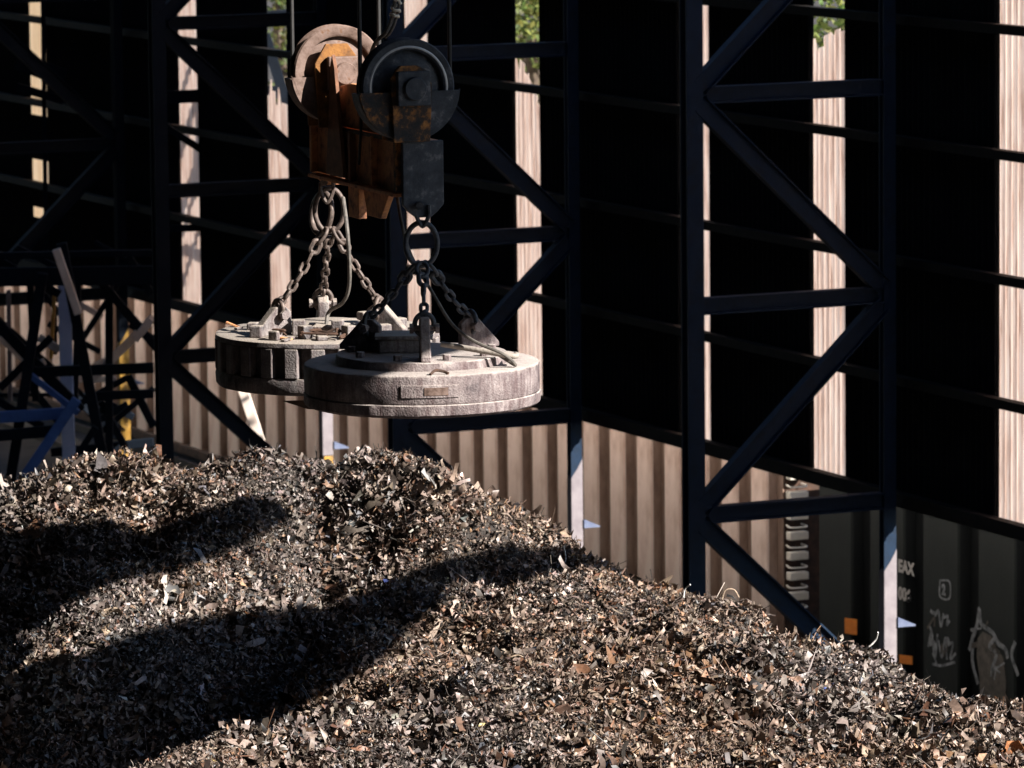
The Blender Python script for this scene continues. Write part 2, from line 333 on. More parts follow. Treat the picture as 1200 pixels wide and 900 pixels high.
def piece_pts(kind, n):
    big = kind.startswith('big'); kind = kind.replace('big', '')
    if kind == 'plate':      # 3 x 3 crumpled sheet
        gx, gy = np.meshgrid([-1, 0, 1], [-1, 0, 1]); t = np.stack([gx.ravel(), gy.ravel(), 0*gx.ravel()], -1).astype(float)
        L = np.minimum(np.exp(rng.normal(np.log(.062 if big else .028), .25 if big else .42, n)), .11 if big else .07); Wd = L*rng.uniform(.3, .9, n)
        v = t[None]*np.stack([L, Wd, L], -1)[:, None]; v = v + rng.normal(0, .30, (n, 9, 3))*np.stack([L, Wd, L*.95], -1)[:, None]
        bend = rng.normal(0, .5, n)/L; v[..., 2] += bend[:, None]*v[..., 0]**2*.8
        f = np.array([(0, 1, 4, 3), (1, 2, 5, 4), (3, 4, 7, 6), (4, 5, 8, 7)]); return v, f
    if kind == 'strip':      # curled ribbon
        k = 5; s_ = np.linspace(-1, 1, k); L = np.minimum(np.exp(rng.normal(np.log(.13 if big else .068), .3 if big else .42, n)), .2 if big else .13); Wd = L*rng.uniform(.06, .19, n); cv = rng.normal(0, 2.0, n)
        tw = rng.normal(0, .8, n); ang = cv[:, None]*s_[None]
        small = np.abs(cv) < 1e-3; cvs = np.where(small, 1e-3, cv)
        x = np.sin(ang)/cvs[:, None]*L[:, None]; z = (1-np.cos(ang))/cvs[:, None]*L[:, None]
        v = np.zeros((n, k, 2, 3))
        for j, sg in enumerate((-1, 1)):
            a = tw[:, None]*s_[None]
            v[:, :, j, 0] = x; v[:, :, j, 1] = sg*Wd[:, None]*np.cos(a); v[:, :, j, 2] = z+sg*Wd[:, None]*np.sin(a)
        v += rng.normal(0, .012, v.shape)
        f = np.array([(2*i, 2*i+1, 2*i+3, 2*i+2) for i in range(k-1)]); return v.reshape(n, 2*k, 3), f
    if kind == 'lump':
        t = np.array([(x, y, z) for x in (-1, 1) for y in (-1, 1) for z in (-1, 1)], float); L = np.exp(rng.normal(np.log(.020), .45, n))
        v = t[None]*np.stack([L, L*rng.uniform(.3, .9, n), L*rng.uniform(.15, .7, n)], -1)[:, None]*(1+rng.normal(0, .28, (n, 8, 1))) + rng.normal(0, .3, (n, 8, 3))*L[:, None, None]
        f = np.array([(0, 1, 3, 2), (4, 6, 7, 5), (0, 4, 5, 1), (2, 3, 7, 6), (0, 2, 6, 4), (1, 5, 7, 3)]); return v, f
    if kind == 'wire':
        k = 5; s_ = np.linspace(-1, 1, k); L = np.exp(rng.normal(np.log(.08), .5, n)); cv = rng.normal(0, 1.2, n); c2 = rng.normal(0, .9, n)
        cvs = np.where(np.abs(cv) < .02, .02, cv); ang = cvs[:, None]*s_
        c = np.stack([np.sin(ang)/cvs[:, None]*L[:, None], (1-np.cos(ang))/cvs[:, None]*L[:, None], c2[:, None]*s_**2*L[:, None]*.5], -1)
        r = rng.uniform(.0022, .006, n); v = np.zeros((n, k, 3, 3))
        for j in range(3):
            a = 2*np.pi*j/3; v[:, :, j] = c + np.stack([0*r, r*np.cos(a), r*np.sin(a)], -1)[:, None]
        f = np.array([(3*i+j, 3*i+(j+1) % 3, 3*i+3+(j+1) % 3, 3*i+3+j) for i in range(k-1) for j in range(3)]); return v.reshape(n, 3*k, 3), f
AC, AQ, AT = [], [], []; voff = 0
def spread(kind, n, x0, x1, y0, y1, tilt, lift, XY=None):
    global voff
    X, Y = XY if XY is not None else scatter(n, x0, x1, y0, y1)
    Z = heap(X, Y); e = .12
    nx = -(heap(X+e, Y)-heap(X-e, Y))/(2*e); ny = -(heap(X, Y+e)-heap(X, Y-e))/(2*e); nn = np.stack([nx, ny, np.ones(n)], -1); nn /= np.linalg.norm(nn, axis=1)[:, None]
    v, f = piece_pts(kind, n); v = v*.80*np.exp(.45*vn3(X+70, Y+20, .5))[:, None, None]
    # rotate, then align to the slope
    R = rand_rot(n, tilt); v = np.einsum('nij,nkj->nki', R, v)
    c = nn[:, 2]; ax = -nn[:, 1]; ay = nn[:, 0]   # axis = z x n
    K = np.zeros((n, 3, 3)); K[:, 0, 2] = ay; K[:, 1, 2] = -ax; K[:, 2, 0] = -ay; K[:, 2, 1] = ax
    A = np.eye(3)[None]+K+np.einsum('nij,njk->nik', K, K)/(1+c)[:, None, None]
    v = np.einsum('nij,nkj->nki', A, v)
    v += np.stack([X, Y, Z], -1)[:, None] + nn[:, None]*rng.uniform(-.01, lift, n)[:, None, None]
    ci = rng.choice(len(PAL), n, p=PW); col = PAL[ci]*rng.uniform(.7, 1.3, (n, 1))*rng.normal(1, .03, (n, 3))
    # tint drifts over the heap: browner and greyer loads
    dr = vn(X+40, Y, 1.6)[:, None]; col = col*(1+dr*np.array([[.10, .0, -.12]]))
    met = np.where(rng.random(n) < .12, .5, .0)
    ca = np.concatenate([np.clip(col, .005, .9), met[:, None]], 1)
    AC.append(v.reshape(-1, 3)); AQ.append((f[None]+(np.arange(n)*v.shape[1])[:, None, None]).reshape(-1, 4)+voff); AT.append(np.repeat(ca, v.shape[1], 0)); voff += n*v.shape[1]
for kind, nA, tilt, lift in (('plate', 36000, .6, .06), ('strip', 124000, .55, .075), ('lump', 22000, .9, .02), ('wire', 22000, .45, .07), ('bigplate', 3000, .4, .07), ('bigstrip', 5000, .4, .10)):
    spread(kind, nA, -5.0, 5.0, 38.2, 50.6, tilt, lift)
    spread(kind, nA//16, -8, -5.0, 38.2, 51.0, tilt, lift); spread(kind, nA//16, 5.0, 8, 37.0, 48, tilt, lift)
nc = 620; CX = rng.uniform(-5, 5, nc); CY = rng.uniform(38.4, 50.4, nc)
for kind, per, tl in (('strip', 20, 1.0), ('wire', 12, 1.1), ('bigstrip', 2, .8)):
    sg = rng.uniform(.04, .10, nc); X = np.repeat(CX, per)+rng.normal(0, 1, nc*per)*np.repeat(sg, per); Y = np.repeat(CY, per)+rng.normal(0, 1, nc*per)*np.repeat(sg, per)
    spread(kind, nc*per, 0, 0, 0, 0, tl, .12, (X, Y))
me = np_mesh('metal_shreds', np.concatenate(AC), np.concatenate(AQ), mats=[sm], colors=np.concatenate(AT))
sh = bpy.data.objects.new('metal_shreds', me); COL.objects.link(sh); sh.parent = ho
tag(sh, 'loose shreds, curls and wires of metal covering the heap', kind='stuff')

# ------------------------------------------------------------------ braced towers
TW = 3.15; BAY = 10.58; TOP = 16.0
def tower(v, label, yellow=False, steel='blue_steel'):
    t = thing('braced_tower', B(-TW/2, v, 0), label, 'steel tower', 'braced steel towers along the shed wall')
    cs = .30
    for u in (0, -TW):
        cw, cd = (.20, .15) if u == 0 else (.26, .22)
        c = MB(); c.hbar(B(u, v, GZ+.5), B(u, v, TOP), cw, cd, .03, BV); c.build('column', steel, t)
        f = MB(); f.box(B(u, v, GZ+.25), (.5, .5, .5), BROT); f.build('footing', 'concrete', t, bevel=.02)
        if u == 0:
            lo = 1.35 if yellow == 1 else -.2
            s_ = MB(); s_.prism([(-.105, lo), (.105, lo), (.105, 2.62), (-.0, 2.44), (-.105, 2.30)], .165, B(u, v, 0), BU, ZV); s_.build('column_casing', 'yellow_paint' if yellow == 2 else 'pale_paint', t, bevel=.008)  # slanted top puts the shadow edge into the shape of the pale foot
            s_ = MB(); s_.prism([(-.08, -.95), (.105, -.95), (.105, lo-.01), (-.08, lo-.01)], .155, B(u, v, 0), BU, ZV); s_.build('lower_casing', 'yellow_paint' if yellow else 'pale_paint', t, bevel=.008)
    lv = [Z0-6+3*k for k in range(0, 4)] + [Z0+6, Z0+9]
    for z in lv[1:]:
        m = MB(); m.hbar(B(-TW+.133, v, z), B(-.103, v, z), .2, .24, .03, ZV); m.build('crossbeam', steel, t)
    for i in range(len(lv)-1):
        left_low = i % 2 == 1
        a = B(-TW+.1 if left_low else -.1, v-.045, lv[i]+.12); b_ = B(-.1 if left_low else -TW+.1, v-.045, lv[i+1]-.12)
        m = MB(); m.hbar(a, b_, .16, .27, .025, ZV); m.build('diagonal_brace', steel, t)
    m = MB(); m.prism([(.112, 0), (.40, 0), (.40, .02), (.112, .15)], .26, B(0, v+.02, 1.46), BU, ZV); m.build('bracket_shelf', 'pale_blue', t)
    return t
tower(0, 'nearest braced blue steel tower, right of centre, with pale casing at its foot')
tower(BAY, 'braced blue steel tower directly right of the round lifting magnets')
tower(2*BAY, 'braced blue steel tower directly left of the ribbed lifting magnet', yellow=1, steel='shaded_blue_steel')
tower(3*BAY, 'farthest braced tower in the tangle of beams at far left', yellow=2, steel='shaded_blue_steel')

# ------------------------------------------------------------------ shed wall
WU = .38; WB = 3.25; AMP = .022; PITCH = 1/6
def sheet_mesh(name, mats, z0, z1, top=None, seg=6, wd=1.0, th=.004):
    m = MB(); k = 6*seg; xs = [i/k*wd for i in range(k+1)]
    prof = [AMP*math.cos(2*math.pi*i/seg) for i in range(k+1)]
    zt = [top(x) if top else z1 for x in xs]
    vs = [(p, x, z0) for x, p in zip(xs, prof)] + [(p, x, z) for x, p, z in zip(xs, prof, zt)]
    o = len(vs); vs += [(p+th, x, z0) for x, p in zip(xs, prof)] + [(p+th, x, z) for x, p, z in zip(xs, prof, zt)]
    n_ = k+1
    m.add(vs, [(i, i+1, n_+i+1, n_+i) for i in range(k)], 0)
    m.v = m.v[:]; m.f += [(o+i, o+n_+i, o+n_+i+1, o+i+1) for i in range(k)]; m.m += [1]*k
    m.f += [(i, o+i, o+i+1, i+1) for i in range(k)] + [(n_+i, n_+i+1, o+n_+i+1, o+n_+i) for i in range(k)]; m.m += [0]*(2*k)
    m.f += [(0, n_, o+n_, o), (k, o+k, o+n_+k, n_+k)]; m.m += [0]*2
    return m.mesh(name, mats, smooth=True)
strips = []
def vx(px): return uv_at(px, 300, WU)[0]
SP = [(1168, 'full'), (955, 'broken'), (800, 'full'), (605, 'broken2'), (478, 'full'), (318, 'broken3'), (209, 'full'), (40, 'amber'), (125, None)]
wall = thing('corrugated_wall', B(WU, 20, WB), 'tall black corrugated shed wall with pale translucent strips', 'wall')
WALL_ROT = BROT.to_4x4()
def place_sheet(me, v, nm): 
    M = WALL_ROT.copy(); M.translation = B(WU, v, 0); return inst(nm, me, wall, M)
dark = sheet_mesh('wall_sheet', ['black_sheet', 'galv_bounce'], WB, TOP)
clear = sheet_mesh('translucent_sheet', ['fibreglass', 'fibreglass'], WB, TOP)
amber = sheet_mesh('translucent_sheet', ['fibreglass_amber', 'fibreglass_amber'], WB, TOP)
def jag(z, a, seed, slope=0):
    r = random.Random(seed); st = [r.uniform(-a, a) for _ in range(8)]
    return lambda x: z + st[int(x*7.99)] + slope*(x-.5)
def ztop(px, py): return uv_at(px, py, WU)[1]
br = {'broken': sheet_mesh('translucent_sheet', ['fibreglass']*2, WB, 0, jag(ztop(970, 42), .12, 3, -.35)),
      'broken2': sheet_mesh('translucent_sheet', ['fibreglass']*2, WB, 0, jag(ztop(620, 95), .15, 5, .9)),
      'broken3': sheet_mesh('translucent_sheet', ['fibreglass']*2, WB, 0, jag(ztop(329, 112), .2, 9, .3))}
ends = []
for px, kind in SP:
    if kind is None: continue
    right = {1168: 1213, 955: 990, 800: 832, 605: 635, 478: 504, 318: 340, 209: 235, 40: 59}[px]
    v0 = vx(right)
    if kind == 'amber':
        zz = [WB] + [ztop(50, y_) for y_ in (256, 244, 218, 188, 136, 112, 108, 86, 72)] + [TOP]
        for j, (za, zb_) in enumerate(zip(zz[:-1], zz[1:])):
            mm_ = sheet_mesh('wall_sheet' if j % 2 == 0 else 'translucent_sheet', ['black_sheet', 'galv_bounce'] if j % 2 == 0 else ['fibreglass_amber']*2, za, zb_)
            place_sheet(mm_, v0, 'wall_sheet' if j % 2 == 0 else 'translucent_sheet')
        ends.append(v0); continue
    place_sheet(clear if kind == 'full' else amber if kind == 'amber' else br[kind], v0, 'translucent_sheet'); ends.append(v0)
ends.sort(); v = -26.0
for e in ends + [62.0]:
    n_ = max(0, int((e-v)/1.0 - 1e-6)); rest = (e-v)-n_
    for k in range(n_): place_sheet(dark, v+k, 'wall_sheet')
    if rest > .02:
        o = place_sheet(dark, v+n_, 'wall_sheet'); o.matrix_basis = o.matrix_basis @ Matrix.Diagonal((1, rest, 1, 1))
    v = e+1.0
for k in range(0, 8):
    z = WB + .06 + 1.745*k
    m = MB(); m.bar(B(WU-.125, -26, z), B(WU-.125, 62, z), .17, .13 if k else .2); m.build('girt', 'girt', wall)

# ------------------------------------------------------------------ rail cars beyond the wall
CU = 3.0
def rail_car(label, name, v0, v1, z0, z1, pitch, pw, dep, mp, mrp, cat):
    t = thing(name, B(CU+1.45, (v0+v1)/2, GZ), label, cat)
    n_ = int((v1-v0)/pitch); L = (v1-v0); pitch = L/n_
    def RM(c): 
        M = BROT.to_4x4(); M.translation = c; return M
    # posts: hat section with rounded corners; panels between
    pm = MB(); pr = [(dep, -pw/2-.03), (.03, -pw/2), (0, -pw/2+.03), (0, pw/2-.03), (.03, pw/2), (dep, pw/2+.03)]
    zt, zb = z1-.22, z0+.2
    vs = [(a, b_, zb) for a, b_ in pr] + [(a, b_, zt-.12) for a, b_ in pr] + [(a+.10 if a < dep else a, b_*.86, zt) for a, b_ in pr]
    k = len(pr)
    pm.add(vs, [(i, i+1, k+i+1, k+i) for i in range(k-1)] + [(k+i, k+i+1, 2*k+i+1, 2*k+i) for i in range(k-1)] + [tuple(range(k-1, -1, -1)), tuple(range(2*k, 3*k))])
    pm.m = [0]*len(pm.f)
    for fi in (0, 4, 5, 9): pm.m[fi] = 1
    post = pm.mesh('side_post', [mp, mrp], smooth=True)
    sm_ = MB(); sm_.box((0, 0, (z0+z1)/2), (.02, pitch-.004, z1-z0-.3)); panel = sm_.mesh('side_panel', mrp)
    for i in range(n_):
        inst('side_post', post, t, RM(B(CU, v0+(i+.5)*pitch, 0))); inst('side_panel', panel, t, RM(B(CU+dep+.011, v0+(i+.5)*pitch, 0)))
    m = MB(); m.bar(B(CU+.09, v0, z1-.1), B(CU+.09, v1, z1-.1), .26, .2); m.build('top_chord', mp, t, bevel=.03)
    m = MB(); m.bar(B(CU+.09, v0, z0+.08), B(CU+.09, v1, z0+.08), .26, .22); m.build('side_sill', 'rust_dark', t, bevel=.03)
    for vv in (v0+.06, v1-.06):
        m = MB(); m.bar(B(CU+dep+.05, vv, (z0+z1)/2), B(CU+2.9, vv, (z0+z1)/2), .1, z1-z0-.02); m.build('end_wall', 'rust_dark', t)
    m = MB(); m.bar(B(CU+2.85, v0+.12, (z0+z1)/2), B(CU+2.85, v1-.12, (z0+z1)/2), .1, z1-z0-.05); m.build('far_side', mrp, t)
    m = MB(); m.bar(B(CU+1.5, v0+.2, z0-.08), B(CU+1.5, v1-.2, z0-.08), 1.2, .24); m.build('underframe', 'rust_dark', t)
    wl = MB(); wl.lathe([(0, -.07), (.46, -.07), (.50, -.06), (.50, -.03), (.44, 0), (.44, .06), (0, .06)], 24, Matrix(((0, 0, 1), (0, 1, 0), (-1, 0, 0)))); wme = wl.mesh('wheel', 'rust_dark', smooth=True)
    for vv in (v0+1.6, v0+3.4, v1-3.4, v1-1.6):
        for uu in (CU+.75, CU+2.2): inst('wheel', wme, t, RM(B(uu, vv, GZ+.74)))
    for vv in (v0+2.5, v1-2.5):
        m = MB(); m.box(B(CU+.62, vv, GZ+.72), (.14, 2.3, .35), BROT); m.build('bogie_frame', 'rust_dark', t, bevel=.05)
    return t
v_te = uv_at(907, 620, CU)[0]; v_dk = uv_at(949, 640, CU)[0]
tan = rail_car('tan ribbed open rail car behind the towers, rust stained', 'rail_wagon', v_te, v_te+44, -.7, 3.05, 1.06, .60, .17, 'tan_paint', 'tan_stain_shade', 'rail car')
# ladder on its near end
for i in range(9):
    _, z = uv_at(935, 572+30*i, CU); z = 2.62-.335*i
    if z < .2: break
    m = MB(); m.box(B(CU+.36, v_te-.14, z), (.34, .16, .13), BROT); m.build('ladder_tread', 'cream_paint', tan, bevel=.012)
    c = [B(CU+.22, v_te-.02, z-.17), B(CU+.22, v_te-.2, z-.19), B(CU+.50, v_te-.2, z-.19), B(CU+.50, v_te-.02, z-.17)]
    m = MB(); m.tube(bez(c, 5), .016, 6); m.build('grab_rail', 'cream_paint', tan)
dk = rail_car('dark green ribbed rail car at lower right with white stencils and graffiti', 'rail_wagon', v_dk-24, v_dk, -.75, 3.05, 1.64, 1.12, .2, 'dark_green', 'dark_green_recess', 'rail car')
def on_car(px, py): v_, z_ = uv_at(px, py, CU); return B(CU-.006, v_, z_)
def text_part(txt, px, py, h, parent, m, thick=.004):
    cu = bpy.data.curves.new('stencil', 'FONT'); cu.body = txt; cu.size = h*1.4; cu.offset = .012; cu.extrude = .002; cu.align_x = 'LEFT'
    tmp = bpy.data.objects.new('tmp', cu); COL.objects.link(tmp); dg = bpy.context.evaluated_depsgraph_get()
    me = bpy.data.meshes.new_from_object(tmp.evaluated_get(dg)); bpy.data.objects.remove(tmp); me.materials.clear(); me.materials.append(MATS[m]); me.name = 'stencil_lettering'
    o = inst('stencil_lettering', me, parent, frame(on_car(px, py), -BV, ZV, -BU)); return o
text_part('EAX', 1053, 669, .19, dk, 'stencil'); text_part('006', 1053, 701, .19, dk, 'stencil')
text_part('2', 1104, 696, .16, dk, 'graffiti')
def scrawl(pts, wdt, m, name='graffiti_stroke'):
    for a in pts:
        mm = MB(); pp = bez([on_car(*q) for q in a], 6)
        for p, q in zip(pp[:-1], pp[1:]):
            if (q-p).length > 1e-4: mm.bar(p, q+(q-p).normalized()*wdt*.3, .004, wdt, (q-p).cross(BU).normalized())
        mm.build(name, m, dk)
scrawl([[(1102, 680), (1113, 682), (1113, 701), (1102, 699), (1102, 680)]], .03, 'graffiti')
scrawl([[(1096, 722), (1100, 716), (1103, 734), (1106, 720)], [(1106, 724), (1111, 722), (1110, 732), (1113, 728)], [(1088, 758), (1092, 742), (1096, 772), (1099, 744)], [(1100, 750), (1104, 770), (1108, 748), (1110, 772)],
        [(1111, 756), (1117, 754), (1114, 772), (1120, 766)], [(1090, 734), (1093, 745), (1090, 756)], [(1093, 778), (1104, 780), (1119, 776)]], .045, 'graffiti')
scrawl([[(1136, 762), (1140, 748), (1143, 740), (1146, 728), (1148, 714), (1150, 730), (1156, 736)], [(1156, 736), (1164, 742), (1170, 754), (1178, 760), (1181, 770)], [(1141, 752), (1140, 775), (1146, 800)], [(1166, 748), (1160, 758), (1168, 766), (1164, 780)], [(1190, 752), (1186, 768), (1193, 790)]], .075, 'graffiti')
rg = random.Random(4)
for q_ in range(16):
    cx, cy = rg.choice([(1104, 760), (1100, 728), (1160, 765), (1170, 790), (1150, 742)]); cx += rg.uniform(-12, 12); cy += rg.uniform(-14, 14)
    scrawl([[(cx, cy), (cx+rg.uniform(-6, 6), cy+rg.uniform(-12, 12)), (cx+rg.uniform(-8, 8), cy+rg.uniform(-12, 12))]], rg.uniform(.03, .08), 'graffiti' if q_ % 2 else 'graffiti_tan')
m = MB(); poly = [(1146, 748), (1152, 740), (1162, 745), (1168, 760), (1176, 770), (1180, 800), (1176, 830), (1150, 830), (1148, 790), (1145, 770)]
m.add([on_car(*p)-BU*.001 for p in poly], [tuple(range(len(poly)))]); m.build('graffiti_fill', 'graffiti_tan', dk)
for (x0, y0, x1, y1) in ((991, 724, 1005, 742), (1055, 767, 1070, 777)):
    m = MB(); q = [on_car(x0, y0), on_car(x1, y0+2), on_car(x1, y1+2), on_car(x0, y1)]; m.add(q+[p-BU*.012 for p in q], [(0, 1, 2, 3), (7, 6, 5, 4), (0, 4, 5, 1), (1, 5, 6, 2), (2, 6, 7, 3), (3, 7, 4, 0)]); m.build('reflector', 'orange_paint', dk)

# ------------------------------------------------------------------ steel lattice stand at far left
lat = thing('lattice_stand', P(80, 545, 95.5), 'tangled blue lattice stand with leaning legs at far left', 'steel frame')
lat.location.z = 0
def mem(a, b_, wpx, m, nm, Y=95.5, Y2=None, dep=.16):
    p = P(*a, Y); q = P(*b_, Y2 or Y); mm = MB(); mm.bar(p, q, dep, wpx/62.5, (q-p).cross(Vector((0, 1, 0))).normalized()); mm.build(nm, m, lat, bevel=.01)
mem((72, 285), (128, 575), 12, 'shaded_blue_steel', 'leaning_leg', 95.0); mem((50, 320), (8, 590), 12, 'shaded_blue_steel', 'leaning_leg', 95.3)
mem((-30, 325), (182, 322), 22, 'shaded_blue_steel', 'rail', 96.2); mem((40, 436), (180, 431), 12, 'shaded_blue_steel', 'rail', 95.8); mem((112, 464), (180, 461), 10, 'shaded_blue_steel', 'rail', 95.8)
mem((108, 318), (184, 408), 10, 'shaded_blue_steel', 'brace', 96.5); mem((180, 372), (104, 448), 10, 'sunlit_cream', 'brace', 96.9); mem((-10, 372), (95, 482), 13, 'shaded_blue_steel', 'brace', 96.4)
mem((36, 440), (92, 484), 7, 'bright_blue', 'brace', 95.6); mem((-20, 490), (82, 484), 13, 'bright_blue', 'rail', 95.1); mem((-20, 512), (70, 504), 13, 'shaded_blue_steel', 'rail', 94.9)
mem((90, 468), (28, 560), 12, 'bright_blue', 'brace', 94.8); mem((75, 330), (82, 580), 15, 'sunlit_blue', 'post', 97.2); mem((112, 500), (66, 575), 8, 'shaded_blue_steel', 'brace', 94.6)
mem((118, 470), (150, 530), 8, 'shaded_blue_steel', 'brace', 97.0); mem((128, 318), (128, 560), 9, 'shaded_blue_steel', 'post', 96.8); mem((10, 340), (12, 470), 5, 'pale_paint', 'post', 97.6)
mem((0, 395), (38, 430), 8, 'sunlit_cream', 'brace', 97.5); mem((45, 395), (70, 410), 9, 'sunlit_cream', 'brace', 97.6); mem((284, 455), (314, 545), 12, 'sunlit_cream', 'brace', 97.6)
mem((-10, 300), (70, 345), 9, 'shaded_blue_steel', 'brace', 96.9); mem((20, 290), (100, 330), 7, 'shaded_blue_steel', 'brace', 97.3); mem((150, 300), (178, 345), 9, 'shaded_blue_steel', 'brace', 97.1)
mem((92, 318), (88, 470), 7, 'shaded_blue_steel', 'post', 97.4); mem((35, 320), (42, 470), 8, 'shaded_blue_steel', 'post', 97.4); mem((0, 455), (60, 395), 9, 'shaded_blue_steel', 'brace', 96.0); mem((140, 330), (95, 400), 7, 'shaded_blue_steel', 'brace', 97.2)
mem((-10, 465), (50, 500), 9, 'shaded_blue_steel', 'brace', 95.9); mem((150, 440), (180, 500), 9, 'shaded_blue_steel', 'brace', 96.1); mem((120, 505), (180, 455), 7, 'shaded_blue_steel', 'brace', 97.3); mem((60, 530), (180, 518), 10, 'shaded_blue_steel', 'rail', 97.5)
mem((66, 292), (92, 368), 9, 'sunlit_cream', 'sunlit_end', 94.2); mem((178, 374), (158, 398), 9, 'sunlit_cream', 'sunlit_end', 94.3)  # pale bars painting sunlight on the leg top and brace end
mem((64, 340), (60, 420), 4, 'yellow_paint', 'post', 98.0); mem((-20, 300), (190, 296), 8, 'shaded_blue_steel', 'rail', 96.6)

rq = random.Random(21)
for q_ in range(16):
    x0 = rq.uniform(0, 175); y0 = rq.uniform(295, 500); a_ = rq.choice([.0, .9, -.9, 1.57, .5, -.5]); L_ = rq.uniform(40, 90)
    mem((x0-math.cos(a_)*L_/2, y0-math.sin(a_)*L_/2), (x0+math.cos(a_)*L_/2, y0+math.sin(a_)*L_/2), rq.uniform(4, 9), 'shaded_blue_steel' if q_ % 5 else 'sunlit_cream', 'brace', 97.8+.12*q_, dep=.1)
bf = thing('bracing_frame', P(270, 300, 99.5), 'thin dark bracing bars crossing the pale strips left of the pulleys', 'steel frame'); bf.location.z = 0
def mem2(a, b_, wpx, nm, Y):
    p = P(*a, Y); q = P(*b_, Y); mm = MB(); mm.bar(p, q, .1, wpx/60., (q-p).cross(Vector((0, 1, 0))).normalized()); mm.build(nm, 'shaded_blue_steel', bf)
mem2((196, 114), (372, 106), 15, 'rail', 99.4); mem2((196, 150), (262, 192), 8, 'brace', 99.2); mem2((196, 226), (372, 219), 6, 'rail', 99.6); mem2((300, 150), (372, 144), 16, 'rail', 99.0); mem2((255, 300), (372, 180), 9, 'brace', 98.8); mem2((196, 268), (372, 262), 8, 'rail', 99.4)
mem2((20, 70), (75, 92), 22, 'brace', 104); mem2((20, 102), (75, 118), 10, 'brace', 104.2); mem2((50, -20), (54, 300), 5, 'upright', 104.4); mem2((300, 18), (348, 15), 9, 'rail', 99.0); mem2((310, 40), (345, 150), 12, 'brace', 98.6)
# ------------------------------------------------------------------ trees beyond the tracks
lm = bpy.data.materials.new('leaves'); lm.use_nodes = True; n = lm.node_tree.nodes; l = lm.node_tree.links; b = n['Principled BSDF']
at = n.new('ShaderNodeAttribute'); at.attribute_name = 'tint'; l.new(at.outputs['Color'], b.inputs['Base Color']); b.inputs['Roughness'].default_value = .6
tr = n.new('ShaderNodeBsdfTranslucent'); l.new(at.outputs['Color'], tr.inputs[0]); mxs = n.new('ShaderNodeMixShader'); mxs.inputs[0].default_value = .35
l.new(b.outputs[0], mxs.inputs[1]); l.new(tr.outputs[0], mxs.inputs[2]); l.new(mxs.outputs[0], n['Material Output'].inputs[0])
def tree(c, H, rx, label, seed):
    r = np.random.default_rng(seed); base = Vector((c.x, c.y, 0)); t = thing('leafy_tree', base, label, 'tree', 'trees beyond the tracks')
    m = MB(); m.tube([base, base+Vector((.1, 0, H*.3)), base+Vector((-.1, .1, H*.62))], .3, 8, radii=[.34, .26, .12])
    for k in range(6):
        a = r.uniform(0, 6.28); s_ = base+Vector((0, 0, H*r.uniform(.25, .5))); m.tube([s_, s_+Vector((math.cos(a)*rx*.4, math.sin(a)*rx*.4, H*.15)), s_+Vector((math.cos(a)*rx*.75, math.sin(a)*rx*.75, H*.22))], .1, 6, radii=[.13, .08, .03])
    m.build('trunk', 'bark', t, smooth=True)
    nc = 70; d = r.normal(size=(nc, 3)); d /= np.linalg.norm(d, axis=1)[:, None]; cc = d*(r.random((nc, 1))**.4)*np.array([rx, rx, H*.42]) + np.array([0, 0, H*.58]); npc = 110
    p = np.repeat(cc, npc, 0) + r.normal(0, .42, (nc*npc, 3)); k = len(p); L = r.uniform(.07, .15, k)
    a = r.normal(size=(k, 3)); a /= np.linalg.norm(a, axis=1)[:, None]; b2 = np.cross(a, r.normal(size=(k, 3))); b2 /= np.linalg.norm(b2, axis=1)[:, None]
    v = np.stack([p-a*L[:, None], p+b2*L[:, None]*.5, p+a*L[:, None], p-b2*L[:, None]*.5], 1).reshape(-1, 3)
    colr = np.array([.10, .14, .03])*r.uniform(.5, 1.5, (nc, 1)); colr = np.repeat(colr, npc, 0)*r.uniform(.7, 1.3, (k, 1)); colr[:, 0] *= r.uniform(.8, 1.5, k)
    cv = np.repeat(np.concatenate([colr, np.ones((k, 1))], 1), 4, 0)
    o = bpy.data.objects.new('crown', np_mesh('crown', v, np.arange(4*k).reshape(-1, 4), mats=[lm], colors=cv)); COL.objects.link(o); o.parent = t
tree(P(990, 20, 96), 13.0, 3.4, 'green tree beyond the strip just left of the right-hand column', 1)
tree(P(628, 40, 112), 12.5, 3.3, 'green tree showing through the broken strip right of the pulleys', 2)
tree(P(330, 40, 122), 13.0, 3.6, 'green tree showing through the strip left of the pulleys', 3)
tree(P(560, 40, 128), 13.5, 3.8, 'dim tree behind, between the two other leafy trees', 4)

# ------------------------------------------------------------------ the lifting gear
M1 = P(492, 441, 39.07); M1 = Vector((M1.x, 40.0, M1.z-.335))            # front magnet: centre of its underside
M2 = P(379, 405, 41.3); M2 = Vector((M2.x, 42.2, M2.z-.48))
def rotz(a): return Matrix.Rotation(a, 3, 'Z')
def lug(root, c, ang, r0, r1, h, z, matn, nm='lifting_lug', t=.06):
    d = Vector((math.cos(ang), math.sin(ang), 0)); m = MB()
    m.prism([(r0, 0), (r1, 0), (r1, .04), (r0+(r1-r0)*.45, h*.97), (r0+(r1-r0)*.3, h), (r0+.06, h*.98), (r0, h*.8)], t, c+ZV*z, d, ZV)
    o = m.build(nm, matn, root, bevel=.012)
    s_ = d.cross(ZV); pc = c+ZV*(z+h*.72)+d*(r0+(r1-r0)*.3)
    pb = MB(); pb.tube([pc-s_*.10, pc+s_*.10], .026, 10); pb.build('shackle_pin', matn, o)
    for sg in (-1, 1):
        nb = MB(); nb.tube([pc+s_*sg*.085, pc+s_*sg*.115], .042, 6); nb.build('pin_nut', matn, o)
    return pc, d
mg = thing('lifting_magnet', M1, 'smooth-sided round lifting magnet hanging in front, dusty grey steel', 'lifting magnet', 'lifting magnets')
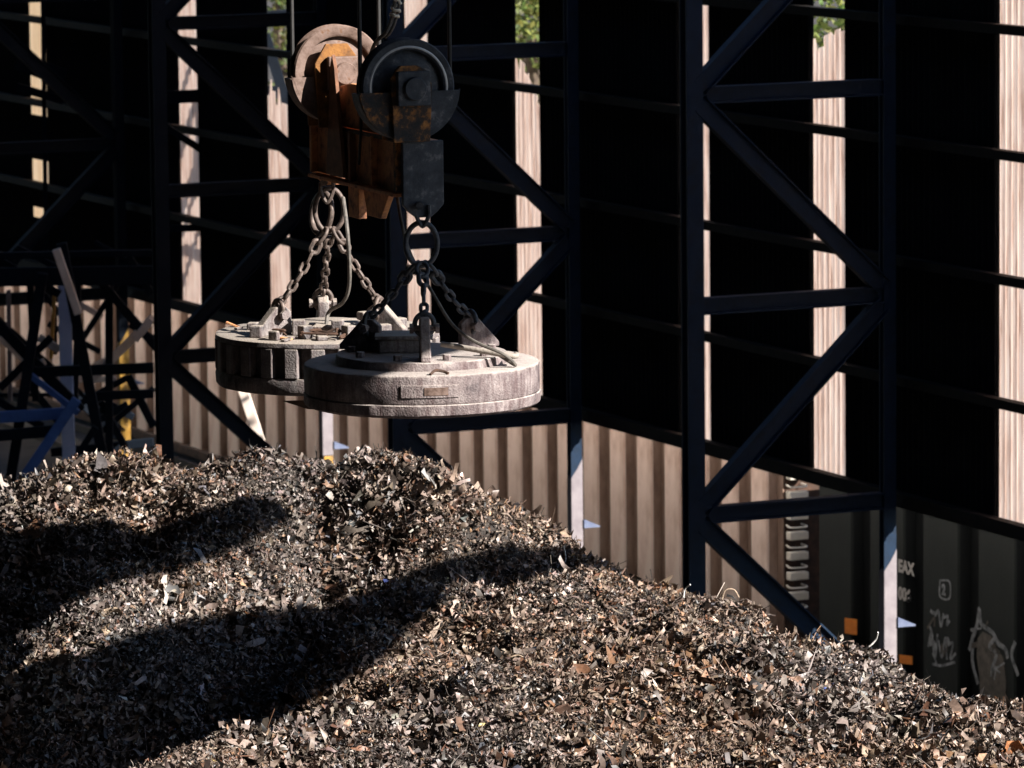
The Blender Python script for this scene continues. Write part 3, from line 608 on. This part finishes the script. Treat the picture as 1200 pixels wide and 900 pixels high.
m = MB(); m.lathe([(0, .004), (.88, 0), (.914, .010), (.931, .026), (.934, .10), (.925, .108)], 150, c=M1, jit=.0035); m.build('wear_ring', 'magnet_steel', mg, smooth=True)
m = MB(); m.lathe([(.90, .108), (.922, .110), (.928, .122), (.929, .318), (.924, .330), (.912, .337), (.66, .339)], 120, c=M1, jit=.0012); m.build('housing', 'magnet_steel', mg, smooth=True)
m = MB(); m.lathe([(.60, .335), (.682, .338), (.676, .398), (.668, .406), (0, .41)], 96, c=M1, jit=.001); m.build('top_plate', 'magnet_steel', mg, smooth=True)
LUG1 = [lug(mg, M1, rad(-86)+k*2*math.pi/3, .36, .72 if k else .66, .25 if k else .34, .405, 'magnet_steel', t=.06 if k else .08) for k in range(3)]
m = MB(); m.box(M1+Vector((-.14, .10, .465)), (.40, .34, .11)); m.build('terminal_box', 'magnet_steel_old', mg, bevel=.015)
m = MB(); m.box(M1+Vector((-.14, .10, .535)), (.46, .40, .03)); m.build('box_lid', 'magnet_steel_old', mg, bevel=.008)
a0 = math.asin(10/140); m = MB()       # name plate bent round the rim
def rimpt(a, r, z): return M1+Vector((math.sin(a)*r, -math.cos(a)*r, z))
n_ = 10; a_s = [-.16+.49*i/n_ for i in range(n_+1)]
vs = [rimpt(a, r, z) for r in (.927, .938) for z in (.165, .262) for a in a_s]; k = n_+1
fs = []
for i in range(n_): fs += [(2*k+i, 2*k+i+1, 3*k+i+1, 3*k+i), (k+i, k+i+1, 3*k+i+1, 3*k+i), (i, i+1, 2*k+i+1, 2*k+i)]
fs += [(0, k, 3*k, 2*k), (n_, k+n_, 3*k+n_, 2*k+n_)]
m.add(vs, fs); m.build('name_plate', 'magnet_steel', mg, bevel=.003)
m = MB(); vs = [rimpt(a, r, z) for r in (.937, .943) for z in (.185, .245) for a in a_s[4:9]]; k = 5; fs = []
for i in range(4): fs += [(2*k+i, 2*k+i+1, 3*k+i+1, 3*k+i), (k+i, k+i+1, 3*k+i+1, 3*k+i), (i, i+1, 2*k+i+1, 2*k+i)]
fs += [(0, k, 3*k, 2*k), (4, k+4, 3*k+4, 2*k+4)]
m.add(vs, fs); m.build('inner_plate', 'pink_rust', mg)
for k in range(9):
    a = 2*math.pi*k/9+.2; m = MB(); c_ = M1+Vector((math.cos(a)*.56, math.sin(a)*.56, .408)); m.lathe([(0, .045), (.03, .045), (.034, .04), (.034, 0)], 6, c=c_); m.build('bolt', 'magnet_steel', mg)
pipe = bez([M1+Vector((.16, -.25, .50)), M1+Vector((.40, -.34, .47)), M1+Vector((.66, -.42, .43)), M1+Vector((.74, -.40, .42)), M1+Vector((.74, -.30, .42))], 8)
m = MB(); m.tube(pipe, .022, 10); m.build('conduit_pipe', 'tan_scrap_pipe', mg, smooth=True)
m = MB(); m.tube(bez([M1+Vector((.08, -.90, .345)), M1+Vector((.12, -.86, .37)), M1+Vector((.18, -.84, .36)), M1+Vector((.22, -.86, .345))], 6), .012, 6); m.build('clinging_scrap', 'rust_dark', mg)

mb = thing('lifting_magnet', M2, 'rib-sided round lifting magnet hanging behind left, bolts and debris on top', 'lifting magnet', 'lifting magnets')
m = MB(); m.lathe([(0, .064), (.87, .06), (.915, .072), (.93, .10), (.932, .17), (.922, .20), (.86, .205)], 120, c=M2, jit=.003); m.build('wear_ring', 'magnet_steel_old', mb, smooth=True)
m = MB(); m.lathe([(.86, .20), (.85, .215), (.85, .46)], 96, c=M2); m.build('core_drum', 'magnet_steel_old', mb, smooth=True)
m = MB(); m.lathe([(.84, .452), (.925, .452), (.93, .46), (.925, .492), (.90, .50), (0, .502)], 120, c=M2, jit=.002); m.build('top_flange', 'magnet_steel_old', mb, smooth=True)
rb = MB(); rb.box((.892, 0, .327), (.08, .115, .246)); rbm = rb.mesh('rim_rib', 'magnet_steel_old')
for k in range(26):
    M = (rotz(2*math.pi*k/26+.07)).to_4x4(); M.translation = M2; o = inst('rim_rib', rbm, mb, M); md = o.modifiers.new('bevel', 'BEVEL'); md.width = .01; md.segments = 2
LUG2 = [lug(mb, M2, rad(96)+k*2*math.pi/3, .38, .72, .24, .50, 'magnet_steel_old', t=.09) for k in range(3)]
m = MB(); m.lathe([(0, .58), (.26, .58), (.30, .56), (.30, .50)], 40, c=M2); m.build('centre_boss', 'magnet_steel_old', mb, smooth=True)
for k, (x, y, sx, sz) in enumerate([(-.22, -.34, .11, .13), (-.16, -.58, .10, .11), (.10, -.36, .12, .13), (.20, -.60, .12, .11), (-.56, -.46, .10, .10), (.48, -.54, .12, .11), (-.40, -.66, .09, .08), (-.02, -.70, .12, .04), (.36, -.70, .3, .06), (-.42, .2, .1, .1), (.3, .3, .1, .12), (-.62, .1, .1, .06), (.60, 0, .12, .1)]):
    m = MB(); m.box(M2+Vector((x, y, .50+sz/2)), (sx, .09, sz), rotz(k*.7)); m.build('bolt_block', 'magnet_steel_old', mb, bevel=.012)
for q_ in range(5):
    r0 = random.Random(q_+40); c_ = M2+Vector((-.30+.14*q_, -.60+.03*(q_ % 2), .52)); pts = [c_+Vector((r0.uniform(-.16, .16), r0.uniform(-.1, .08), r0.uniform(.0, .07))) for _ in range(5)]
    m = MB(); m.tube(bez(pts, 6), .011, 6); m.build('clinging_scrap', 'rust_dark', mb, smooth=True)
for k in range(26):
    a = random.uniform(0, 6.28); r_ = random.uniform(.2, .85); c_ = M2+Vector((math.cos(a)*r_, math.sin(a)*r_, .512)); L = random.uniform(.03, .09); th = random.uniform(0, 3.1)
    m = MB(); d = Vector((math.cos(th), math.sin(th), random.uniform(-.1, .4)))*L; m.bar(c_-d, c_+d+ZV*.01, random.uniform(.02, .05), .012); m.build('debris_flake', random.choice(['magnet_steel_old', 'rust', 'magnet_steel']), mb)
m = MB(); pp = [M2+Vector((-.40, -.66, .0)), M2+Vector((-.12, -.72, -.01)), M2+Vector((.0, -.70, -.09)), M2+Vector((-.22, -.68, -.045))]; m.prism([(0, 0), (.34, 0), (.46, -.10), (.2, -.07)], .02, M2+Vector((-.35, -.74, .01)), Vector((1, .1, 0)).normalized(), ZV); m.build('clinging_scrap', 'rust_dark', mb)

# --- spreader block with two sheaves
A = P(494, 205, 40.0); Bk = P(386, 172, 42.1)
BD = Vector((Bk.x-A.x, Bk.y-A.y, 0)).normalized(); BS = Vector((-BD.y, BD.x, 0))       # along the block (away), and to its left
zt = P(494, 166, 39.9).z; zb = zt-.42
sp = thing('spreader_block', Vector((A.x, A.y, zb)), 'rusty steel spreader block with two rope sheaves', 'crane block')
E = lambda a, s_, z: Vector((A.x, A.y, 0))+BD*a+BS*s_+ZV*z           # a along the block, s_ to the left
L = 2.2; HW = .165
m = MB(); m.prism([(-HW-.005, .0), (HW+.005, 0), (HW+.005, -.50), (HW-.05, -.56), (.06, -.60), (-.06, -.60), (-HW+.05, -.56), (-HW-.005, -.50)], .05, E(-.02, 0, zt), -BS, ZV); m.build('end_plate', 'grey_steel', sp, bevel=.008)
m = MB(); m.prism([(-HW, .0), (HW, 0), (HW, -.42), (.06, -.52), (-.06, -.52), (-HW, -.42)], .05, E(L, 0, zt), -BS, ZV); m.build('end_plate', 'rust', sp, bevel=.008)
m = MB(); m.prism([(.01, 0), (L-.03, .0), (L-.03, -.40), (1.25, -.40), (.01, -.42)], 2*HW-.02, E(0, 0, zt), BD, ZV); m.build('box_beam', 'rust', sp, bevel=.01)
m = MB(); m.prism([(.35, -.40), (1.05, -.40), (.92, -.66), (.60, -.66)], .05, E(0, .11, zt), BD, ZV); m.build('drop_plate', 'rust', sp, bevel=.006)
m = MB(); m.prism([(1.05, -.40), (1.30, -.40), (1.30, -.70), (1.05, -.70)], .07, E(0, .13, zt), BD, ZV); m.build('drop_plate', 'rust', sp, bevel=.006)
for a, wd, mt in ((.05, .05, 'patchy_rust'), (.62, .03, 'rust'), (1.15, .05, 'rust_brown'), (1.62, .04, 'rust'), (2.12, .05, 'rust')):
    m = MB(); m.box(E(a, HW+.012, zt-.20), (wd, .06, .40), Matrix((BD, BS, ZV)).transposed()); m.build('stiffener', mt, sp, bevel=.005)
for z in (-.425,):
    m = MB(); m.box(E(L/2, HW+.01, zt+z), (L-.1, .1, .03), Matrix((BD, BS, ZV)).transposed()); m.build('edge_flange', 'rust', sp, bevel=.005)
m = MB(); m.box(E(L/2-.1, HW+.005, zt+.0), (L-.5, .03, .03), Matrix((BD, BS, ZV)).transposed()); m.build('edge_flange', 'rust_dark', sp, bevel=.005)
m = MB(); m.prism([(.02, 0), (2.05, 0), (1.95, .18), (1.70, .30), (1.25, .36), (.6, .36), (.35, .50), (.02, .50)], .06, E(0, .12, zt+.016), BD, ZV); m.build('saddle_plate', 'rust', sp, bevel=.008)
m = MB(); m.prism([(.25, 0), (1.9, 0), (1.7, .25), (.5, .25)], .06, E(0, -.12, zt+.016), BD, ZV); m.build('saddle_plate', 'rust', sp, bevel=.008)
m = MB(); m.prism([(1.22, -.38), (1.66, -.38), (1.52, .50), (1.47, .60), (1.42, .50)], .03, E(0, .215, zt), BD, ZV); m.build('side_gusset', 'rust_brown', sp, bevel=.004)
m = MB(); m.tube(bez([E(.9, .17, zt+.38), E(.93, .17, zt+.2), E(.9, .19, zt-.02), E(.92, .2, zt-.25)], 8), .012, 6); m.build('cable_clip', 'black_rope', sp)
def sheave(a, px, py, Y, R, face, hang, guard, shaft, side):
    c = P(px, py, Y); X_ = -BS; Mx = Matrix((X_, ZV, -BD)).transposed()          # lathe axis towards the camera end
    m = MB(); m.lathe([(.10, .05), (R*.60, .045), (R*.70, .02), (R*.74, .015), (R*.76, .065), (R*.80, .075), (R*.97, .075), (R, .06), (R*.985, .045), (R*.90, 0), (R*.985, -.045), (R, -.06), (R*.97, -.075), (.1, -.075)], 72, Mx, c)
    s_ = m.build('sheave', face, sp, smooth=True)
    if face != 'pink_rust':
        m = MB(); m.lathe([(R*.80, .076), (R*.835, .078), (R*.85, .076)], 72, Mx, c); m.build('wear_band', 'bright_wear', s_, smooth=True)
    Rg = R*1.08
    for sg in (-1, 1):       # guard half-moons below the centre line, either side of the hanger
        arc = [(math.cos(t_)*Rg*sg, math.sin(t_)*Rg) for t_ in [-.05-(1.15)*k/10 for k in range(11)]]
        m = MB(); m.prism([(sg*R*.42, -.03)] + [(sg*Rg, -.03)] + arc + [(sg*R*.30, -Rg*.93)], .022, c-BD*.10, X_, ZV); m.build('guard_plate', 'patchy_rust' if (face == 'grey_steel' and sg < 0) else guard, sp, bevel=.004)
    m = MB(); m.prism([(math.cos(t_)*Rg, math.sin(t_)*Rg) for t_ in [math.pi+.1+(math.pi-.2)*k/20 for k in range(21)]] + [(math.cos(t_)*(Rg-.03), math.sin(t_)*(Rg-.03)) for t_ in [2*math.pi-.1-(math.pi-.2)*k/20 for k in range(21)]], .16, c+BD*.01, X_, ZV); m.build('guard_band', guard, sp)
    for o_ in (-.135, .13):
        m = MB(); hb = zt-c.z; wf = 1.35 if face == 'pink_rust' else 1; m.prism([(-.15*wf, hb), (.15, hb), (.17, .02), (.12, .14), (.05, .175*wf), (-.10*wf, .175*wf), (-.17*wf, .08)], .03, c+BD*o_, X_, ZV); m.build('hanger_plate', hang, sp, bevel=.005)
    m = MB(); m.box(c-BD*.185, (.27, .27, .06), Mx); m.build('bearing_block', shaft, sp, bevel=.01)
    m = MB(); m.lathe([(0, .10), (.085, .10), (.092, .09), (.092, -.25), (0, -.25)], 28, Mx, c-BD*.15); m.build('shaft', shaft, sp, smooth=True)
    return c
c1 = sheave(.0, 475, 102, 40.0, .385, 'grey_steel', 'patchy_rust', 'grey_steel', 'grey_steel', 1)
c2 = sheave(1.6, 394, 84, 41.6, .385, 'pink_rust', 'rust_orange', 'pink_rust', 'pink_rust', 1)
TZ = 21.5
for nm, c, sg, lab in (('wire_rope', c1, -1, 'dark wire rope crossing the pink sheave, left fall of front sheave'), ('wire_rope', c1, 1, 'dark wire rope at right edge of the front sheave'), ('wire_rope', c2, -1, 'dark wire rope at left edge of the pink rear sheave'), ('wire_rope', c2, 1, 'wire rope hidden mostly behind the front sheave')):
    p = c - BS*sg*.372
    m = MB(); m.tube([p-ZV*.05, p+ZV*3, Vector((p.x, p.y, TZ))], .017, 8); tag(m.build(nm, 'black_rope'), lab, 'rope', 'hoist ropes')
# power cable with a wrapped splice above the sheaves
pc = bez([P(466, -60, 40.6), P(463, 0, 40.6), P(459, 22, 40.6), P(452, 38, 40.6), P(440, 50, 40.7), P(432, 70, 40.9)], 10)
cb = thing('power_cable', pc[0], 'power cable with wrapped splice dropping beside the sheaves', 'cable')
m = MB(); m.tube(pc, .016, 8); m.tube([p+Vector((.035, .01, 0)) for p in pc[:36]], .012, 8); m.build('cable_run', 'rubber_cable', cb, smooth=True)
m = MB(); ws = []
for k in range(70):
    t_ = k/69; p = pc[int(t_*19)]+Vector((.015, 0, 0)); a = t_*6.28*5; ws.append(p+Vector((math.cos(a)*.035, math.sin(a)*.035, 0)))
m.tube(ws, .011, 6); m.build('splice_wrap', 'cream_paint', cb, smooth=True)
m = MB(); m.tube([P(463, -60, 40.6), P(463, -900, 40.6)], .016, 6); m.build('cable_run', 'rubber_cable', cb)

# --- chain slings
def oval(rx, ry, n=40, stad=False):
    return [(math.cos(2*math.pi*k/n)*rx, math.sin(2*math.pi*k/n)*ry) for k in range(n)]
def ring_part(root, c, ax, ay, rx, ry, r, matn, nm='master_ring'):
    m = MB(); m.tube([c+ax*x+ay*y for x, y in oval(rx, ry)], r, 10, closed=True); return m.build(nm, matn, root, smooth=True)
LINKS = {}
def link_mesh(matn, Ln=.118, Wn=.082, r=.0155):
    if matn in LINKS: return LINKS[matn]
    pts = []; h = Ln/2-Wn/2
    for k in range(9): a = -math.pi/2+math.pi*k/8; pts.append((h+math.cos(a)*(Wn/2-r), math.sin(a)*(Wn/2-r), 0))
    for k in range(9): a = math.pi/2+math.pi*k/8; pts.append((-h+math.cos(a)*(Wn/2-r), math.sin(a)*(Wn/2-r), 0))
    m = MB(); m.tube(pts, r, 7, closed=True); LINKS[matn] = m.mesh('chain_link', matn, smooth=True); return LINKS[matn]
def chain(root, p, q, matn, sag=.03, big=()):
    L_ = (q-p).length; n_ = max(2, round(L_/.088)); me = link_mesh(matn); pts = []
    for i in range(n_+1):
        t_ = i/n_; pts.append(p.lerp(q, t_)-ZV*sag*4*t_*(1-t_)+Vector((random.uniform(-.004, .004), random.uniform(-.004, .004), 0)))
    for i in range(n_):
        a, b_ = pts[i], pts[i+1]; d = (b_-a).normalized(); s_ = d.orthogonal().normalized(); s_ = Quaternion(d, .5+i*math.pi/2+random.uniform(-.25, .25)) @ s_
        M = frame((a+b_)/2, d, s_, d.cross(s_)); sc = ((b_-a).length+.030)/.118
        k_ = 1.35 if i in big else 1
        inst('chain_link', me, root, M @ Matrix.Diagonal((sc*(1.1 if k_ > 1 else 1), k_, k_, 1)))
def sling(root_c, ring_c, lugs, matn, label, rx, ry, top, mats=None):
    t = thing('chain_sling', root_c, label, 'chain sling', 'chain slings')
    ring_part(t, ring_c, Vector((1, .12, 0)).normalized(), ZV, rx, ry, .021, matn)
    m = MB(); m.tube(bez([top+Vector((-.05, 0, .02)), top+Vector((-.05, 0, -.06)), top+Vector((0, 0, -.15)), top+Vector((.05, 0, -.06)), top+Vector((.05, 0, .02))], 6), .017, 8); m.build('shackle', matn, t, smooth=True)
    m = MB(); m.tube([top+Vector((-.02, -.08, .02)), top+Vector((-.02, .08, .02))], .03, 10); m.build('shackle_pin', matn, t)
    bot = ring_c-ZV*(ry-.01)
    for i, (pc_, d) in enumerate(lugs):
        a = bot + d*.05; b_ = pc_ + ZV*.07
        ca = a+(b_-a).normalized()*.10
        ring_part(t, a.lerp(ca, .5), (b_-a).normalized(), d.cross(ZV), .075, .045, .016, matn, 'coupling_link')
        chain(t, ca, b_, matn, .02+.015*(i % 2), big=(0,))
        ring_part(t, pc_+ZV*.03, d.cross(ZV), ZV, .075, .085, .02, matn, 'lug_shackle')
    return t
r1 = P(494, 286, 40.0); t1 = P(495, 243, 39.95)
sling(M1+ZV*.9, r1, LUG1, 'chain_dark', 'dark three-legged chain sling on the front smooth magnet', .125, .17, t1)
r2 = P(386, 246, 42.1); t2 = P(383, 216, 42.0)
s2 = sling(M2+ZV*.9, r2, LUG2, 'chain_steel', 'sunlit three-legged chain sling on the rear ribbed magnet', .12, .18, t2)
ring_part(s2, P(377, 250, 42.25), Vector((.6, -.8, 0)), Vector((.12, .1, 1)).normalized(), .14, .17, .024, 'chain_steel')
def hose(pts, r, lab, matn='rubber_cable'):
    m = MB(); m.tube(bez(pts, 10), r, 8); return tag(m.build('magnet_hose', matn, smooth=True), lab, 'hose', 'magnet supply hoses')
hose([P(402, 232, 41.9), P(406, 262, 41.6), P(409, 300, 41.6), P(409, 335, 41.7), P(402, 354, 41.8), P(386, 365, 42.0), M2+Vector((.0, -.25, .57))], .017, 'loose hose curving down to the rear ribbed magnet')
hose([P(465, 228, 40.3), P(471, 262, 40.1), P(482, 300, 40.1), P(508, 345, 39.9), P(530, 380, 39.8), P(556, 400, 39.6), P(590, 415, 39.5), P(604, 428, 39.55), M1+Vector((.60, -.36, .43))], .014, 'dark hose slanting down to the front smooth magnet')

# ------------------------------------------------------------------ the overhead crane that carries it (above the picture)
cr = thing('overhead_crane', Vector((A.x, A.y+.8, 0)), 'overhead bridge crane above the picture carrying the hoist ropes', 'crane')
cc = Vector((A.x, A.y+.9, 0))
for dv in (-1.6, 1.6):
    m = MB(); m.bar(cc+BV*dv-BU*26+ZV*23.2, cc+BV*dv+BU*30+ZV*23.2, .6, 1.4); m.build('bridge_girder', 'crane_yellow', cr)
m = MB(); m.box(cc+ZV*22.0, (2.6, 4.0, .7), BROT); m.build('trolley', 'crane_yellow', cr)
rf = thing('skylight_blocker', B(-30, 20, 27), 'dark roof and walls added out of view to cut the skylight', 'roof')
for k in range(14):
    m = MB(); m.bar(B(-36, -80+k*15, 27.2), B(-36, -80.1+(k+1)*15, 27.2), 52, .12, ZV); m.build('roof_blocker', 'black_sheet', rf)  # unseen sheets added to block skylight from above
for k in range(12):
    m = MB(); m.bar(B(-62, -80+k*17, 12.8), B(-62, -80.1+(k+1)*17, 12.8), .2, 28.4, ZV); m.build('side_blocker', 'black_sheet', rf)
for k in range(5):
    m = MB(); m.bar(B(-62+k*12, -80.5, 12.8), B(-62.1+(k+1)*12, -80.5, 12.8), .2, 28.4, ZV); m.build('end_blocker', 'black_sheet', rf)
# added blockers out of view, outlined to cast the shadows on heap and block
SH = Vector((SUN.x, SUN.y, 0)).normalized(); SPV = Vector((-SH.y, SH.x, 0))
def hung(name, poly, s_, thick):                          # outline in metres across (p) and up the sun's view (q)
    m = MB(); pts = [(p_, (q_+s_*math.sin(EL))/math.cos(EL)) for p_, q_ in poly]
    m.prism(pts, thick, SH*s_, SPV, ZV); m.build(name, 'crane_yellow', cr)
    tp = max(z for _, z in pts); pm = sum(p_ for p_, _ in pts)/len(pts)
    m = MB(); m.bar(SH*s_+SPV*pm+ZV*(tp-.1), SH*s_+SPV*pm+ZV*24.0, .12, .12, SH); m.build('blocker_rod', 'crane_yellow', cr)
hung('heap_shadow_caster', [(46, 17.0), (44.3, 17.42), (42.6, 17.78), (41.4, 18.0), (40, 18.2), (36.35, 18.3), (36.35, 16.7), (38.85, 16.95), (40.6, 17.3), (41.2, 17.48), (43, 17.32), (46, 16.8)], -11.0, .3)
hung('heap_shadow_caster', [(42.7, 19.05), (42.2, 19.55), (41.75, 20.2), (41.4, 21.2), (38.4, 21.2), (38.4, 18.9), (40.5, 18.85), (41.6, 18.9)], -11.4, .3)
hung('block_shadow_caster', [(33.7, 18.32), (35.95, 18.32), (35.95, 21.6), (33.7, 21.6)], -11.0, .5)

# ------------------------------------------------------------------ pieces that stand out on the heap
def wirepiece(pts, r, m, label, base):
    b_ = hit(*base); mm = MB(); Yb = b_.y; mm.tube(bez([P(x, y, Yb+dy) for x, y, dy in pts], 8), r, 6); tag(mm.build('scrap_wire', m, smooth=True), label, 'scrap wire')
def shard(px, py, w_, h_, m, label, rot=0, tilt=.5, name='scrap_shard'):
    c = hit(px, py); r = random.Random(int(px*7+py)); R_ = Matrix.Rotation(rot, 3, 'Y') @ Matrix.Rotation(tilt, 3, 'X'); mm = MB(); nx, ny = 5, 4; vs = []
    for s_ in (0, 1):
        for j in range(ny):
            for i in range(nx):
                x = (i/(nx-1)-.5)*w_*(1+r.uniform(-.15, .15)); z = (j/(ny-1)-.5)*h_*(1+r.uniform(-.2, .2)); y = .35*min(w_, h_)*math.sin(i*1.3+px)*.5 + r.uniform(-.01, .01)+s_*.008
                vs.append(c + Vector((0, -.045, .03)) + R_ @ Vector((x, y, z)))
    k = nx*ny; fs = []
    for j in range(ny-1):
        for i in range(nx-1):
            a = j*nx+i; fs += [(a, a+1, a+nx+1, a+nx), (k+a, k+a+nx, k+a+nx+1, k+a+1)]
    edge = [j for j in range(nx)] + [nx*(j+1)-1 for j in range(1, ny)] + [nx*ny-1-j for j in range(1, nx)] + [nx*(ny-1-j) for j in range(1, ny-1)]
    for a, b2 in zip(edge, edge[1:]+edge[:1]): fs.append((a, k+a, k+b2, b2))
    mm.add(vs, fs); tag(mm.build(name, m, smooth=True), label, 'scrap piece')
mat('white_scrap', [(.5, .48, .45), (.75, .73, .7)], .7, scale=20); mat('blue_scrap', [(.02, .03, .10), (.05, .07, .22)], .5, scale=20)
mat('tan_scrap', [(.26, .19, .13), (.42, .32, .23)], .8, scale=20, bump=.5); mat('orange_scrap', [(.22, .08, .03), (.38, .16, .06)], .85, scale=25, bump=.6); mat('grey_scrap', [(.12, .115, .12), (.26, .25, .25)], .55, metal=.3, scale=20)
wirepiece([(1008, 762, 0), (1018, 758, -.05), (1026, 750, -.05), (1029, 741, -.08)], .006, 'white_scrap', 'pale wire curling up beside the right column foot', (1008, 765))
wirepiece([(801, 700, 0), (803, 690, 0), (809, 685, -.05)], .005, 'white_scrap', 'short pale wire sticking up at foot of nearest tower', (802, 702))
wirepiece([(846, 703, 0), (850, 692, 0), (860, 691, 0), (866, 700, 0)], .005, 'tan_scrap', 'tan wire hoop on the ridge right of nearest tower', (848, 708))
wirepiece([(659, 663, 0), (663, 655, 0), (661, 640, 0)], .006, 'white_scrap', 'thin upright wire on the ridge left of second tower foot', (660, 672))
wirepiece([(150, 545, 0), (153, 533, 0), (148, 528, 0)], .008, 'tan_scrap', 'tan wire stub sticking up on the far left crest', (150, 548))
wirepiece([(583, 602, 0), (588, 594, 0), (592, 600, 0)], .006, 'tan_scrap', 'small wire loop on the sloping back crest', (585, 606))
wirepiece([(590, 782, 0), (600, 788, -.05), (612, 786, -.06), (618, 776, -.04), (608, 768, 0), (596, 771, 0)], .007, 'tan_scrap', 'coiled tan wire lying in the middle of the sunlit front slope', (604, 780))
wirepiece([(668, 770, -.05), (690, 773, -.07), (715, 776, -.05)], .005, 'white_scrap', 'straight pale rod lying right of the coiled wire', (690, 774))
wirepiece([(860, 868, -.05), (880, 866, -.08), (897, 864, -.05)], .009, 'tan_scrap', 'tan rod lying near the bottom edge right of centre', (880, 867))
shard(292, 727, .13, .09, 'orange_scrap', 'rusty orange lump in the deep shadow at left', .5)
shard(665, 760, .16, .11, 'grey_scrap', 'grey crumpled sheet standing on the sunlit front slope', -.6)
shard(636, 777, .11, .05, 'blue_scrap', 'blue plastic shard on the sunlit front slope', .2)
shard(1160, 856, .13, .11, 'white_scrap', 'white lump near the bottom right corner', .3)
shard(1186, 884, .17, .15, 'orange_scrap', 'rusty brown plate in the bottom right corner', -.5)
shard(652, 824, .07, .08, 'white_scrap', 'cream chip low on the sunlit front slope', .8)
shard(775, 873, .14, .10, 'tan_scrap', 'tan crumpled plate near the bottom edge', .2)
shard(228, 546, .09, .10, 'grey_scrap', 'grey shard on the far left crest', .2)
shard(230, 618, .10, .07, 'orange_scrap', 'reddish chip on the back slope above the shadow', .6)
shard(130, 722, .20, .09, 'tan_scrap', 'pinkish tan plate on the lit spur at left', -.1)
shard(792, 762, .09, .07, 'orange_scrap', 'orange chip right of centre on the front slope', -.9)
shard(230, 705, .16, .09, 'grey_scrap', 'pale crumpled foil on the lit spur beside the shadow', .4)
shard(650, 840, .26, .10, 'rust_dark', 'black flat plate in the lower middle of the slope', -.3)
shard(545, 815, .18, .06, 'grey_scrap', 'upright dark grey strip in the middle of the slope', 1.1)
